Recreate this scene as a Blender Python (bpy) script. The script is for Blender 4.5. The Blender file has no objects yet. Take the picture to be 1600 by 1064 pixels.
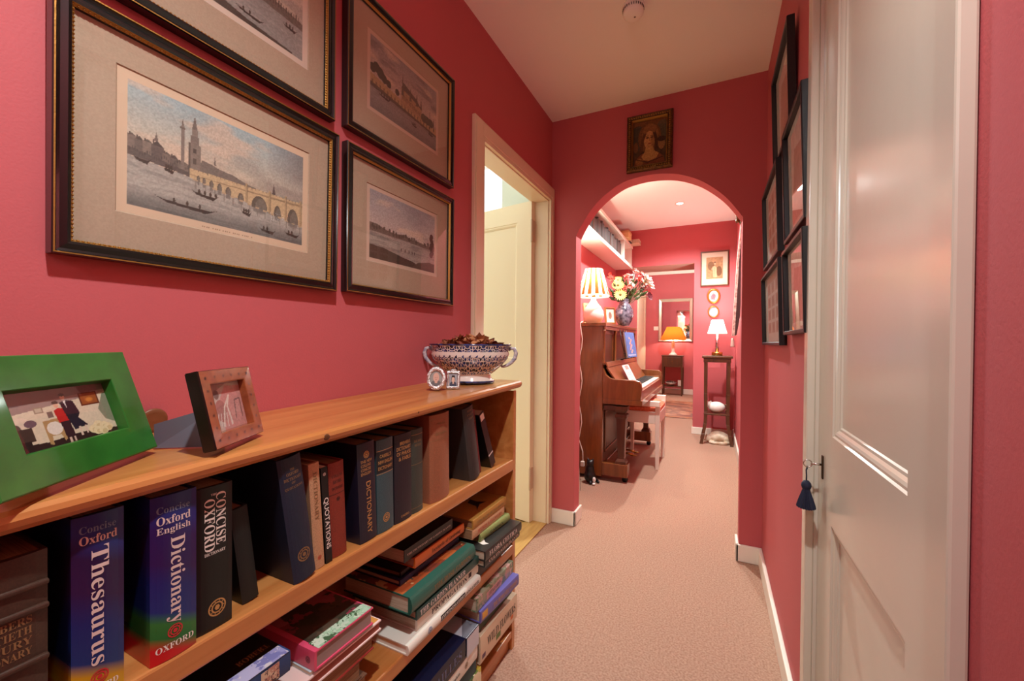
import bpy, bmesh, math, random
import numpy as np
from mathutils import Vector, Matrix

random.seed(7)
rng = np.random.default_rng(7)
SC = bpy.context.scene
COL = SC.collection
R = math.radians

# ------------------------------------------------------------------ camera
cam_d = bpy.data.cameras.new('hall_camera')
cam_d.sensor_width = 36.0
cam_d.lens = 643.0 / 1600 * 36
cam_d.shift_y = 0.005
cam_d.clip_start = 0.02
cam = bpy.data.objects.new('hall_camera', cam_d)
COL.objects.link(cam)
_yaw, _pit, _rol = 0.4546, 0.0093, 0.0076
_f = Vector((-math.sin(_yaw) * math.cos(_pit), math.cos(_yaw) * math.cos(_pit), -math.sin(_pit)))
_r = Vector((math.cos(_yaw), math.sin(_yaw), 0)); _u = _r.cross(_f)
_r2 = _r * math.cos(_rol) + _u * math.sin(_rol); _u2 = -_r * math.sin(_rol) + _u * math.cos(_rol)
_m = Matrix((_r2, _u2, -_f)).transposed().to_4x4(); _m.translation = Vector((0, 0, 1.1027))
cam.matrix_world = _m
SC.camera = cam

# ------------------------------------------------------------------ view, world, lights
SC.view_settings.view_transform = 'Standard'
SC.view_settings.look = 'None'
SC.view_settings.exposure = 0.15
SC.view_settings.gamma = 1.0
SC.view_settings.use_curve_mapping = False
SC.cycles.max_bounces = 14
SC.cycles.diffuse_bounces = 8
SC.cycles.glossy_bounces = 6
SC.cycles.transparent_max_bounces = 24
SC.cycles.sample_clamp_indirect = 6.0
SC.cycles.caustics_reflective = False
SC.cycles.caustics_refractive = False
SC.cycles.use_denoising = True

W = bpy.data.worlds.new('overcast_sky'); SC.world = W; W.use_nodes = True
W.node_tree.nodes['Background'].inputs[0].default_value = (0.86, 0.94, 1.0, 1)
W.node_tree.nodes['Background'].inputs[1].default_value = 2.2

def light(name, kind, loc, power, color, size=0.05, rot=None, spot=None, blend=0.5, size_y=None):
    d = bpy.data.lights.new(name, kind); d.energy = power; d.color = color
    if kind == 'AREA':
        d.size = size
        if size_y: d.shape = 'RECTANGLE'; d.size_y = size_y
    else: d.shadow_soft_size = size
    if kind == 'SPOT': d.spot_size = R(spot); d.spot_blend = blend
    o = bpy.data.objects.new(name, d); COL.objects.link(o); o.location = loc
    if rot: o.rotation_euler = rot
    return o
WARM = (1.0, 0.88, 0.70)
WARM2 = (1.0, 0.97, 0.88)
NEUT = (0.93, 1.0, 0.95)
light('hall_ceiling_lamp', 'SPOT', (-0.08, 0.16, 2.43), 92, (0.93, 0.99, 1.0), 0.03, spot=132, blend=0.75)
light('hall_rear_fill', 'POINT', (-0.30, -1.2, 1.95), 13, (0.90, 1.0, 1.0), 0.12)  # added fill behind the camera, lifts the ceiling and the ambient level
light('room_downlight_lamp', 'SPOT', (-0.325, 4.58, 2.52), 175, (0.92, 1.0, 0.97), 0.03, spot=150, blend=0.6)
light('room_middle_lamp', 'SPOT', (-0.30, 3.15, 2.52), 165, (0.92, 1.0, 0.97), 0.03, spot=150, blend=0.6)
light('passage_lamp', 'POINT', (-0.5, 7.6, 2.4), 90, NEUT, 0.05)
light('window_daylight', 'AREA', (-2.2, 2.98, 1.75), 105, (0.80, 0.90, 1.0), 1.3, rot=(R(-90), 0, 0), size_y=1.6)

# ------------------------------------------------------------------ helpers
def srgb(c):
    c = [x / 255 for x in c]
    return tuple(x / 12.92 if x <= 0.04045 else ((x + 0.055) / 1.055) ** 2.4 for x in c)

MATS = {}
def mat(name, rgb, rough=0.6, metal=0.0, noise=None, bump=None, spec=0.5, coat=0.0, emit=None):
    """rgb sRGB 0-255; noise=(scale, rgb2, stretch xyz); bump=(scale, strength)"""
    if name in MATS: return MATS[name]
    m = bpy.data.materials.new(name); m.use_nodes = True
    nt = m.node_tree; b = nt.nodes['Principled BSDF']
    b.inputs['Base Color'].default_value = (*srgb(rgb), 1)
    b.inputs['Roughness'].default_value = rough
    b.inputs['Metallic'].default_value = metal
    b.inputs['Specular IOR Level'].default_value = spec
    if coat: b.inputs['Coat Weight'].default_value = coat; b.inputs['Coat Roughness'].default_value = 0.08
    tc = None
    if noise or bump:
        tc = nt.nodes.new('ShaderNodeTexCoord')
    if noise:
        sc, rgb2, st = noise
        mp = nt.nodes.new('ShaderNodeMapping'); mp.inputs['Scale'].default_value = st
        nt.links.new(tc.outputs['Object'], mp.inputs[0])
        n = nt.nodes.new('ShaderNodeTexNoise'); n.inputs['Scale'].default_value = sc; n.inputs['Detail'].default_value = 5
        nt.links.new(mp.outputs[0], n.inputs['Vector'])
        rp = nt.nodes.new('ShaderNodeValToRGB')
        rp.color_ramp.elements[0].position = 0.35; rp.color_ramp.elements[1].position = 0.65
        rp.color_ramp.elements[0].color = (*srgb(rgb), 1); rp.color_ramp.elements[1].color = (*srgb(rgb2), 1)
        nt.links.new(n.outputs[0], rp.inputs[0]); nt.links.new(rp.outputs[0], b.inputs['Base Color'])
    if bump:
        n = nt.nodes.new('ShaderNodeTexNoise'); n.inputs['Scale'].default_value = bump[0]; n.inputs['Detail'].default_value = 3
        nt.links.new(tc.outputs['Object'], n.inputs['Vector'])
        bp = nt.nodes.new('ShaderNodeBump'); bp.inputs['Strength'].default_value = bump[1]; bp.inputs['Distance'].default_value = 0.004
        nt.links.new(n.outputs[0], bp.inputs['Height']); nt.links.new(bp.outputs[0], b.inputs['Normal'])
    if emit:
        b.inputs['Emission Color'].default_value = (*srgb(emit[0]), 1); b.inputs['Emission Strength'].default_value = emit[1]
    MATS[name] = m
    return m

def ramp_mat(name, stops, axis=2, rough=0.35, jitter=0.0, span=1.0, slant=0.0, const=False):
    """colour bands printed along a local axis (metres * 1/span)"""
    if name in MATS: return MATS[name]
    m = bpy.data.materials.new(name); m.use_nodes = True; nt = m.node_tree; b = nt.nodes['Principled BSDF']
    b.inputs['Roughness'].default_value = rough
    tc = nt.nodes.new('ShaderNodeTexCoord'); sp = nt.nodes.new('ShaderNodeSeparateXYZ')
    nt.links.new(tc.outputs['Object'], sp.inputs[0])
    mm = nt.nodes.new('ShaderNodeMath'); mm.operation = 'MULTIPLY_ADD'
    nt.links.new(sp.outputs[axis], mm.inputs[0]); mm.inputs[1].default_value = 1 / span
    ma = nt.nodes.new('ShaderNodeMath'); ma.operation = 'MULTIPLY'
    nt.links.new(sp.outputs[0], ma.inputs[0]); ma.inputs[1].default_value = slant / span
    nt.links.new(ma.outputs[0], mm.inputs[2])
    src = mm.outputs[0]
    if jitter:
        n = nt.nodes.new('ShaderNodeTexNoise'); n.inputs['Scale'].default_value = 14
        nt.links.new(tc.outputs['Object'], n.inputs['Vector'])
        j = nt.nodes.new('ShaderNodeMath'); j.operation = 'MULTIPLY_ADD'; j.inputs[1].default_value = jitter
        nt.links.new(n.outputs[0], j.inputs[0]); nt.links.new(src, j.inputs[2]); src = j.outputs[0]
    rp = nt.nodes.new('ShaderNodeValToRGB')
    if const: rp.color_ramp.interpolation = 'CONSTANT'
    e = rp.color_ramp.elements
    while len(e) < len(stops): e.new(0.5)
    for i, (p, c) in enumerate(stops): e[i].position = p; e[i].color = (*srgb(c), 1)
    nt.links.new(src, rp.inputs[0]); nt.links.new(rp.outputs[0], b.inputs['Base Color'])
    MATS[name] = m
    return m

def blotch_mat(name, cols, scale=40, rough=0.35, stretch=(1, 1, 1)):
    """a printed picture cover: blotches of several colours"""
    if name in MATS: return MATS[name]
    m = bpy.data.materials.new(name); m.use_nodes = True; nt = m.node_tree; b = nt.nodes['Principled BSDF']
    b.inputs['Roughness'].default_value = rough
    tc = nt.nodes.new('ShaderNodeTexCoord'); mp = nt.nodes.new('ShaderNodeMapping'); mp.inputs['Scale'].default_value = stretch
    nt.links.new(tc.outputs['Object'], mp.inputs[0])
    v = nt.nodes.new('ShaderNodeTexVoronoi'); v.inputs['Scale'].default_value = scale
    nz = nt.nodes.new('ShaderNodeTexNoise'); nz.inputs['Scale'].default_value = scale * 1.3; nz.inputs['Detail'].default_value = 4
    nt.links.new(mp.outputs[0], nz.inputs['Vector'])
    mx = nt.nodes.new('ShaderNodeMix'); mx.data_type = 'VECTOR'; mx.inputs[0].default_value = 0.06
    nt.links.new(mp.outputs[0], mx.inputs[4]); nt.links.new(nz.outputs['Color'], mx.inputs[5])
    nt.links.new(mx.outputs[1], v.inputs['Vector'])
    sp = nt.nodes.new('ShaderNodeSeparateColor'); nt.links.new(v.outputs['Color'], sp.inputs[0])
    rp = nt.nodes.new('ShaderNodeValToRGB'); rp.color_ramp.interpolation = 'CONSTANT'
    e = rp.color_ramp.elements
    while len(e) < len(cols): e.new(0.5)
    for i, c in enumerate(cols): e[i].position = i / len(cols); e[i].color = (*srgb(c), 1)
    nt.links.new(sp.outputs[0], rp.inputs[0]); nt.links.new(rp.outputs[0], b.inputs['Base Color'])
    MATS[name] = m
    return m

def wood_mat(name, c1, c2, scale=3.0, stretch=(1, 1, 1), rough=0.35, coat=0.0, dist=3.0):
    if name in MATS: return MATS[name]
    m = bpy.data.materials.new(name); m.use_nodes = True; nt = m.node_tree; b = nt.nodes['Principled BSDF']
    b.inputs['Roughness'].default_value = rough
    if coat: b.inputs['Coat Weight'].default_value = coat; b.inputs['Coat Roughness'].default_value = 0.12
    tc = nt.nodes.new('ShaderNodeTexCoord'); mp = nt.nodes.new('ShaderNodeMapping'); mp.inputs['Scale'].default_value = stretch
    nt.links.new(tc.outputs['Object'], mp.inputs[0])
    n = nt.nodes.new('ShaderNodeTexNoise'); n.inputs['Scale'].default_value = scale; n.inputs['Detail'].default_value = 6
    n.inputs['Distortion'].default_value = dist * 0.3; n.inputs['Roughness'].default_value = 0.6
    nt.links.new(mp.outputs[0], n.inputs['Vector'])
    rp = nt.nodes.new('ShaderNodeValToRGB')
    rp.color_ramp.elements[0].position = 0.3; rp.color_ramp.elements[1].position = 0.7
    rp.color_ramp.elements[0].color = (*srgb(c1), 1); rp.color_ramp.elements[1].color = (*srgb(c2), 1)
    nt.links.new(n.outputs[0], rp.inputs[0]); nt.links.new(rp.outputs[0], b.inputs['Base Color'])
    MATS[name] = m
    return m

def glass_mat():
    if 'picture_glass' in MATS: return MATS['picture_glass']
    m = bpy.data.materials.new('picture_glass'); m.use_nodes = True; nt = m.node_tree
    nt.nodes.remove(nt.nodes['Principled BSDF'])
    out = nt.nodes['Material Output']
    t = nt.nodes.new('ShaderNodeBsdfTransparent'); g = nt.nodes.new('ShaderNodeBsdfGlossy'); g.inputs['Roughness'].default_value = 0.0
    lw = nt.nodes.new('ShaderNodeLayerWeight'); lw.inputs['Blend'].default_value = 0.5
    pw = nt.nodes.new('ShaderNodeMath'); pw.operation = 'POWER'; pw.inputs[1].default_value = 5
    nt.links.new(lw.outputs['Facing'], pw.inputs[0])
    ma = nt.nodes.new('ShaderNodeMath'); ma.operation = 'MULTIPLY_ADD'; ma.inputs[1].default_value = 0.92; ma.inputs[2].default_value = 0.075
    nt.links.new(pw.outputs[0], ma.inputs[0])
    mx = nt.nodes.new('ShaderNodeMixShader')
    nt.links.new(ma.outputs[0], mx.inputs[0]); nt.links.new(t.outputs[0], mx.inputs[1]); nt.links.new(g.outputs[0], mx.inputs[2])
    nt.links.new(mx.outputs[0], out.inputs[0])
    MATS['picture_glass'] = m
    return m

def print_mat():
    if 'printed_paper' in MATS: return MATS['printed_paper']
    m = bpy.data.materials.new('printed_paper'); m.use_nodes = True; nt = m.node_tree; b = nt.nodes['Principled BSDF']
    a = nt.nodes.new('ShaderNodeVertexColor'); a.layer_name = 'Ink'
    nt.links.new(a.outputs[0], b.inputs['Base Color']); b.inputs['Roughness'].default_value = 0.7
    b.inputs['Specular IOR Level'].default_value = 0.2
    MATS['printed_paper'] = m
    return m

class MB:
    """collects faces for one mesh"""
    def __init__(s): s.v = []; s.f = []; s.mi = []; s.sm = []
    def add(s, verts, faces, mi=0, smooth=False, M=None):
        o = len(s.v)
        for p in verts:
            p = Vector(p)
            s.v.append(tuple(M @ p) if M is not None else tuple(p))
        for f in faces:
            s.f.append([i + o for i in f]); s.mi.append(mi); s.sm.append(smooth)
        return s
    def box(s, lo, hi, mi=0, M=None):
        x0, y0, z0 = lo; x1, y1, z1 = hi
        v = [(x0, y0, z0), (x1, y0, z0), (x1, y1, z0), (x0, y1, z0), (x0, y0, z1), (x1, y0, z1), (x1, y1, z1), (x0, y1, z1)]
        f = [(0, 3, 2, 1), (4, 5, 6, 7), (0, 1, 5, 4), (1, 2, 6, 5), (2, 3, 7, 6), (3, 0, 4, 7)]
        return s.add(v, f, mi, False, M)
    def taper(s, c0, s0, c1, s1, mi=0, M=None):
        """box frustum between two centres with half sizes (hx,hy)"""
        v = []
        for (c, h) in ((c0, s0), (c1, s1)):
            for sx, sy in ((-1, -1), (1, -1), (1, 1), (-1, 1)): v.append((c[0] + sx * h[0], c[1] + sy * h[1], c[2]))
        f = [(0, 3, 2, 1), (4, 5, 6, 7), (0, 1, 5, 4), (1, 2, 6, 5), (2, 3, 7, 6), (3, 0, 4, 7)]
        return s.add(v, f, mi, False, M)
    def prism(s, prof, lo, hi, axis='z', mi=0, smooth=False, M=None):
        """prof: list of 2D points; axis z: (x,y); axis y: (x,z); axis x: (y,z)"""
        n = len(prof); v = []
        for t in (lo, hi):
            for a, b in prof:
                v.append((a, b, t) if axis == 'z' else (a, t, b) if axis == 'y' else (t, a, b))
        f = [list(range(n))[::-1], list(range(n, 2 * n))]
        side = [(i, (i + 1) % n, n + (i + 1) % n, n + i) for i in range(n)]
        s.add(v, f, mi, False, M)
        o = len(s.v) - 2 * n
        for q in side: s.f.append([i + o for i in q]); s.mi.append(mi); s.sm.append(smooth)
        return s
    def lathe(s, prof, n=32, c=(0, 0, 0), mi=0, smooth=True, sx=1, sy=1, M=None, mis=None):
        v = []; f = []
        for r, z in prof:
            for i in range(n):
                a = 2 * math.pi * i / n
                v.append((c[0] + sx * r * math.cos(a), c[1] + sy * r * math.sin(a), c[2] + z))
        for k in range(len(prof) - 1):
            ff = [(k * n + i, k * n + (i + 1) % n, (k + 1) * n + (i + 1) % n, (k + 1) * n + i) for i in range(n)]
            if mis is None: f += ff
            else:
                pass
        if mis is None:
            return s.add(v, f, mi, smooth, M)
        o = len(s.v); s.add(v, [], 0, smooth, M)
        for k in range(len(prof) - 1):
            for i in range(n):
                s.f.append([o + k * n + i, o + k * n + (i + 1) % n, o + (k + 1) * n + (i + 1) % n, o + (k + 1) * n + i])
                s.mi.append(mis[k]); s.sm.append(smooth)
        return s
    def tube(s, pts, r, n=8, mi=0, M=None, cap=True):
        pts = [Vector(p) for p in pts]; rr = r if isinstance(r, (list, tuple)) else [r] * len(pts)
        v = []; up = Vector((0, 0, 1)); last = None
        for i, p in enumerate(pts):
            d = (pts[min(i + 1, len(pts) - 1)] - pts[max(i - 1, 0)]).normalized()
            if last is None:
                a = d.cross(up)
                if a.length < 1e-3: a = d.cross(Vector((1, 0, 0)))
                a.normalize()
            else:
                a = (last - d * last.dot(d)); a.normalize()
            last = a; b = d.cross(a)
            for k in range(n):
                t = 2 * math.pi * k / n
                v.append(p + (a * math.cos(t) + b * math.sin(t)) * rr[i])
        f = []
        for i in range(len(pts) - 1):
            for k in range(n):
                f.append((i * n + k, i * n + (k + 1) % n, (i + 1) * n + (k + 1) % n, (i + 1) * n + k))
        if cap: f += [list(range(n))[::-1], list(range((len(pts) - 1) * n, len(pts) * n))]
        return s.add(v, f, mi, True, M)
    def ball(s, c, r, n=10, m=7, mi=0, M=None):
        rx, ry, rz = r if isinstance(r, (list, tuple)) else (r, r, r)
        v = []; f = []
        for j in range(m + 1):
            t = math.pi * j / m
            for i in range(n):
                a = 2 * math.pi * i / n
                v.append((c[0] + rx * math.sin(t) * math.cos(a), c[1] + ry * math.sin(t) * math.sin(a), c[2] - rz * math.cos(t)))
        for j in range(m):
            for i in range(n): f.append((j * n + i, j * n + (i + 1) % n, (j + 1) * n + (i + 1) % n, (j + 1) * n + i))
        return s.add(v, f, mi, True, M)
    def build(s, name, mats, parent=None, bevel=0, seg=2, M=None, fix=True):
        me = bpy.data.meshes.new(name); me.from_pydata(s.v, [], s.f)
        if not isinstance(mats, (list, tuple)): mats = [mats]
        for m in mats: me.materials.append(m)
        me.polygons.foreach_set('material_index', s.mi); me.polygons.foreach_set('use_smooth', s.sm)
        if fix:
            b = bmesh.new(); b.from_mesh(me); bmesh.ops.recalc_face_normals(b, faces=b.faces); b.to_mesh(me); b.free()
        me.update()
        o = bpy.data.objects.new(name, me); COL.objects.link(o)
        if parent: o.parent = parent
        if M is not None: o.matrix_local = M
        if bevel:
            md = o.modifiers.new('edge', 'BEVEL'); md.width = bevel; md.segments = seg; md.limit_method = 'ANGLE'; md.angle_limit = R(40)
        return o

def tag(o, label=None, cat=None, group=None, kind=None):
    if label: o['label'] = label
    if cat: o['category'] = cat
    if group: o['group'] = group
    if kind: o['kind'] = kind
    return o
def thing(name, label, cat, M=(0, 0, 0), group=None):
    o = bpy.data.objects.new(name, None); COL.objects.link(o); o.empty_display_size = 0.05
    if isinstance(M, Matrix): o.matrix_world = M
    else: o.location = M
    return tag(o, label, cat, group)
def struct(o): o['kind'] = 'structure'; return o
def frame_of(org, x, y, z):
    m = Matrix((Vector(x), Vector(y), Vector(z))).transposed().to_4x4(); m.translation = Vector(org); return m

# ---- lettering -----------------------------------------------------
def serif(t):
    o = ''
    for ch in t:
        if 'A' <= ch <= 'Z': o += chr(0x1D400 + ord(ch) - 65)
        elif 'a' <= ch <= 'z': o += chr(0x1D41A + ord(ch) - 97)
        else: o += ch
    return o
_dg = bpy.context.evaluated_depsgraph_get()
def text_verts(t, bold=0.0):
    cu = bpy.data.curves.new('type', 'FONT'); cu.body = t; cu.size = 1; cu.resolution_u = 3; cu.offset = bold
    ob = bpy.data.objects.new('type', cu); COL.objects.link(ob)
    bpy.context.view_layer.update()
    me = ob.evaluated_get(bpy.context.evaluated_depsgraph_get()).to_mesh()
    v = np.array([p.co[:] for p in me.vertices]); f = [list(p.vertices) for p in me.polygons]
    ob.to_mesh_clear(); bpy.data.objects.remove(ob); bpy.data.curves.remove(cu)
    if not len(v): return np.zeros((0, 3)), []
    v[:, :2] -= v[:, :2].min(0); ext = v[:, :2].max(0); v[:, :2] /= np.maximum(ext, 1e-6)
    return v, f
def lettering(mb, t, org, right, up, w, h, ser=False, bold=0.0, mi=0, warp=None):
    """fit text t into a w x h rectangle whose lower-left is org"""
    v, f = text_verts(serif(t) if ser else t, bold)
    org, right, up = Vector(org), Vector(right), Vector(up)
    pts = [org + right * (p[0] * w) + up * (p[1] * h) for p in v]
    if warp: pts = [warp(p) for p in pts]
    mb.add(pts, f, mi)

# ---- painted pictures ----------------------------------------------
class Canvas:
    def __init__(s, w, h, c):
        s.w, s.h = w, h; s.a = np.zeros((h, w, 3)); s.a[:] = c
        s.X, s.Y = np.meshgrid((np.arange(w) + .5) / w, (np.arange(h) + .5) / h)   # y up, 0..1
    def noise(s, sx, sy, seed=0, octv=3):
        g = np.random.default_rng(seed); out = np.zeros((s.h, s.w)); amp = 1; tot = 0
        for o in range(octv):
            nx, ny = max(2, int(sx * 2 ** o)) + 2, max(2, int(sy * 2 ** o)) + 2
            r = g.random((ny, nx)); gx = s.X * (nx - 1.001); gy = s.Y * (ny - 1.001)
            ix, iy = gx.astype(int), gy.astype(int); fx, fy = gx - ix, gy - iy
            fx = fx * fx * (3 - 2 * fx); fy = fy * fy * (3 - 2 * fy)
            out += amp * ((r[iy, ix] * (1 - fx) + r[iy, ix + 1] * fx) * (1 - fy) + (r[iy + 1, ix] * (1 - fx) + r[iy + 1, ix + 1] * fx) * fy)
            tot += amp; amp *= .5
        return out / tot
    def put(s, mask, c, al=1.0):
        m = (mask * al)[..., None]; s.a = s.a * (1 - m) + np.array(c) * m
    def rect(s, x0, y0, x1, y1, c, al=1.0): s.put(((s.X >= x0) & (s.X <= x1) & (s.Y >= y0) & (s.Y <= y1)).astype(float), c, al)
    def ell(s, cx, cy, rx, ry, c, al=1.0, soft=0.0):
        d = ((s.X - cx) / rx) ** 2 + ((s.Y - cy) / ry) ** 2
        s.put(np.clip((1 - d) / soft, 0, 1) if soft else (d < 1).astype(float), c, al)
    def poly(s, pts, c, al=1.0):
        ins = np.zeros((s.h, s.w), bool); n = len(pts)
        for i in range(n):
            (xa, ya), (xb, yb) = pts[i], pts[(i + 1) % n]
            if ya == yb: continue
            cr = ((ya > s.Y) != (yb > s.Y)) & (s.X < (xb - xa) * (s.Y - ya) / (yb - ya) + xa); ins ^= cr
        s.put(ins.astype(float), c, al)
    def line(s, pts, wd, c, al=1.0):
        asp = s.h / s.w
        for (xa, ya), (xb, yb) in zip(pts, pts[1:]):
            dx, dy = xb - xa, (yb - ya) * asp; L = dx * dx + dy * dy + 1e-12
            t = np.clip(((s.X - xa) * dx + (s.Y - ya) * asp * dy) / L, 0, 1)
            d = np.hypot(s.X - xa - t * dx, (s.Y - ya) * asp - t * dy)
            s.put((d < wd).astype(float), c, al)
    def tint(s, k, seed, amt, sx=40, sy=30):
        s.a = np.clip(s.a * (1 + amt * (s.noise(sx, sy, seed, 2)[..., None] - .5)), 0, 255)
def picture(name, cv, w, h, parent, z=0.0, org=(0, 0), mask=None):
    """a printed sheet in the local xy plane"""
    nx, ny = cv.w, cv.h
    xs = np.linspace(0, w, nx) + org[0]; ys = np.linspace(0, h, ny) + org[1]
    gx, gy = np.meshgrid(xs, ys)
    v = np.stack([gx.ravel(), gy.ravel(), np.full(gx.size, z)], 1)
    i, j = np.meshgrid(np.arange(nx - 1), np.arange(ny - 1)); b = (j * nx + i).ravel()
    f = np.stack([b, b + 1, b + nx + 1, b + nx], 1)
    if mask is not None:
        cx = ((i + .5) / (nx - 1)).ravel(); cy = ((j + .5) / (ny - 1)).ravel()
        f = f[mask(cx, cy)]
    me = bpy.data.meshes.new(name); me.from_pydata(v.tolist(), [], f.tolist())
    at = me.color_attributes.new('Ink', 'FLOAT_COLOR', 'POINT')
    c = np.clip(cv.a / 255, 0, 1); c = np.where(c <= .04045, c / 12.92, ((c + .055) / 1.055) ** 2.4)
    at.data.foreach_set('color', np.concatenate([c.reshape(-1, 3), np.ones((nx * ny, 1))], 1).astype(np.float32).ravel())
    me.materials.append(print_mat())
    o = bpy.data.objects.new(name, me); COL.objects.link(o); o.parent = parent
    return o

# ------------------------------------------------------------------ common materials
XL, XR, YA, TA, H, H2 = -0.899, 0.229, 2.383, 0.105, 2.45, 2.545
YF = 5.47
red_wall = mat('red_wall_paint', (189, 92, 95), 0.6, noise=(1.2, (185, 89, 92), (1, 1, 1)), bump=(260, 0.10), spec=0.25)
cream_ceiling = mat('ceiling_paint', (244, 238, 230), 0.9, bump=(120, 0.05), spec=0.1)
cream_gloss = mat('cream_gloss_paint', (206, 196, 178), 0.21, bump=(14, 0.10), spec=0.5)
cream_satin = mat('cream_satin_paint', (226, 208, 178), 0.4, bump=(30, 0.05))
white_satin = mat('white_satin_paint', (232, 222, 208), 0.4)
pine = wood_mat('waxed_pine', (174, 104, 50), (202, 136, 76), 5.0, (5, .35, 5), 0.30, coat=0.25, dist=2.0)
mahogany = wood_mat('mahogany', (104, 58, 24), (142, 84, 40), 7, (3, 3, .4), 0.3, coat=0.5)
mahogany_dark = wood_mat('dark_mahogany', (66, 36, 18), (94, 54, 28), 7, (3, 3, .4), 0.35, coat=0.3)
black_lacquer = mat('black_lacquer', (16, 14, 13), 0.22, coat=0.3)
gilt = mat('gilt', (168, 124, 58), 0.38, 0.75, bump=(400, 0.2))
gilt_dark = mat('worn_gilt', (120, 82, 36), 0.45, 0.6, noise=(120, (70, 44, 20), (1, 1, 1)), bump=(150, 0.6))
mount_board = mat('mount_board', (172, 150, 124), 0.85, noise=(300, (164, 142, 117), (1, 1, 1)))
page_mat = mat('page_edges', (206, 190, 166), 0.8, noise=(60, (172, 152, 126), (14, .2, .2)))
page_dark = mat('aged_page_edges', (160, 120, 84), 0.85, noise=(60, (120, 84, 56), (14, .2, .2)))
chrome = mat('polished_metal', (210, 206, 200), 0.15, 1.0)
brass = mat('brass', (190, 150, 80), 0.25, 1.0)
white_glaze = mat('white_glaze', (236, 232, 224), 0.12, coat=0.6)
black_matte = mat('black_paint', (14, 13, 13), 0.4)

# ------------------------------------------------------------------ setting
carpet = mat('pink_carpet', (184, 148, 127), 0.95, noise=(140, (156, 120, 101), (1, 1, 1)), bump=(700, 0.5), spec=0.05)
struct(MB().box((-1.02, -1.7, -.05), (XR + .02, 5.95, 0)).build('floor', carpet))
struct(MB().box((-1.5, 5.95, -.05), (1.2, 9.75, 0)).build('floor', carpet))
boards = wood_mat('floorboards', (176, 134, 70), (204, 164, 98), 6, (6, .6, 1), 0.4)
struct(MB().box((-3.4, .1, -.05), (-1.02, 3.1, -.002)).build('floor', boards))
struct(MB().box((-1.2, 2.49, -.05), (-1.02, 5.95, 0)).build('floor', carpet))
struct(MB().box((-1.025, -1.7, H), (XR + .05, YA + TA * .5, H + .06)).build('ceiling', cream_ceiling))
struct(MB().box((-1.2, YA + TA * .5, H2), (XR + .05, 5.6, H2 + .06)).build('ceiling', cream_ceiling))
struct(MB().box((-1.5, 5.9, 2.66), (1.2, 9.75, 2.72)).build('ceiling', cream_ceiling))

DY0, DY1, DZ = 1.525, 2.335, 1.962           # left doorway
mb = MB()
mb.box((-1.0, -1.7, 0), (XL, DY0, H)).box((-1.0, DY1, 0), (XL, YA + .02, H)).box((-1.0, DY0, DZ), (XL, DY1, H))
struct(mb.build('wall_left', red_wall))
CY0, CY1, CZ = 0.60, 1.245, 2.06             # cupboard opening in the right wall
mb = MB()
mb.box((XR, -1.7, 0), (XR + .05, CY0 - .009, H2)).box((XR, CY1 + .009, 0), (XR + .05, YF + .02, H2)).box((XR, CY0 - .009, CZ), (XR + .05, CY1 + .009, H2))
struct(mb.build('wall_right', red_wall))
struct(MB().box((-1.0, -1.75, 0), (XR + .05, -1.7, H)).build('wall_back', red_wall))

# arch partition: prism outline with arched opening
PL, PR, ZS, ZT = -0.743, 0.128, 1.665, 2.026
prof = [(-1.2, 0), (PL, 0), (PL, ZS)]
acurve = [(PL, 1.738), (-0.706, 1.805), (-0.648, 1.888), (-0.574, 1.956), (-0.483, 2.008), (-0.400, 2.027), (-0.310, 2.031), (-0.220, 2.020), (-0.150, 1.999), (-0.068, 1.957), (0.008, 1.896), (0.067, 1.832), (PR, 1.742)]
def catmull(P, m=5):
    out = []
    for i in range(len(P) - 1):
        p0, p1, p2, p3 = [Vector(P[max(0, min(len(P) - 1, k))]) for k in (i - 1, i, i + 1, i + 2)]
        for k in range(m):
            t = k / m; out.append(tuple(.5 * ((2 * p1) + (p2 - p0) * t + (2 * p0 - 5 * p1 + 4 * p2 - p3) * t * t + (3 * p1 - p0 - 3 * p2 + p3) * t ** 3)))
    return out + [tuple(P[-1])]
prof = prof[:2] + catmull(acurve)
prof += [(PR, 0), (XR + .03, 0), (XR + .03, H2), (-1.2, H2)]
arch_o = MB().prism(prof, YA, YA + TA, 'y').build('wall_arch', red_wall)
struct(arch_o)

# far room walls
struct(MB().box((-1.22, YA + TA, 0), (-1.16, YF + .5, H2)).build('wall_piano_side', red_wall))
OX0, OX1, OZ = -1.0, -0.215, 2.077
mb = MB().box((OX1, YF, 0), (XR + .05, 5.94, H2)).box((-1.2, YF, 0), (OX0, 5.94, H2)).box((OX0, YF, OZ), (OX1, 5.94, H2))
struct(mb.build('wall_far', red_wall))
struct(MB().box((OX0, YF + .004, OZ - .002), (OX1, 5.94, OZ)).build('trim_soffit', mat('soffit_paint', (214, 190, 172), .8)))
struct(MB().box((-1.5, 9.6, 0), (1.2, 9.7, 2.72)).build('wall_passage_end', red_wall))
struct(MB().box((-1.46, 5.9, 0), (-1.38, 9.6, 2.72)).build('wall_passage_left', red_wall))
struct(MB().box((1.15, 5.9, 0), (1.2, 9.6, 2.72)).build('wall_passage_right', red_wall))
struct(MB().box((-1.5, 5.90, 0), (-1.2, 5.95, 2.72)).box((XR + .05, 5.90, 0), (1.2, 5.94, 2.72)).box((-1.5, 5.9, H2), (1.2, 5.94, 2.72)).build('wall_passage_near', red_wall))
struct(MB().box((-1.38, 9.56, 2.60), (1.15, 9.6, 2.66)).build('trim_cornice', white_satin))

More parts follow.
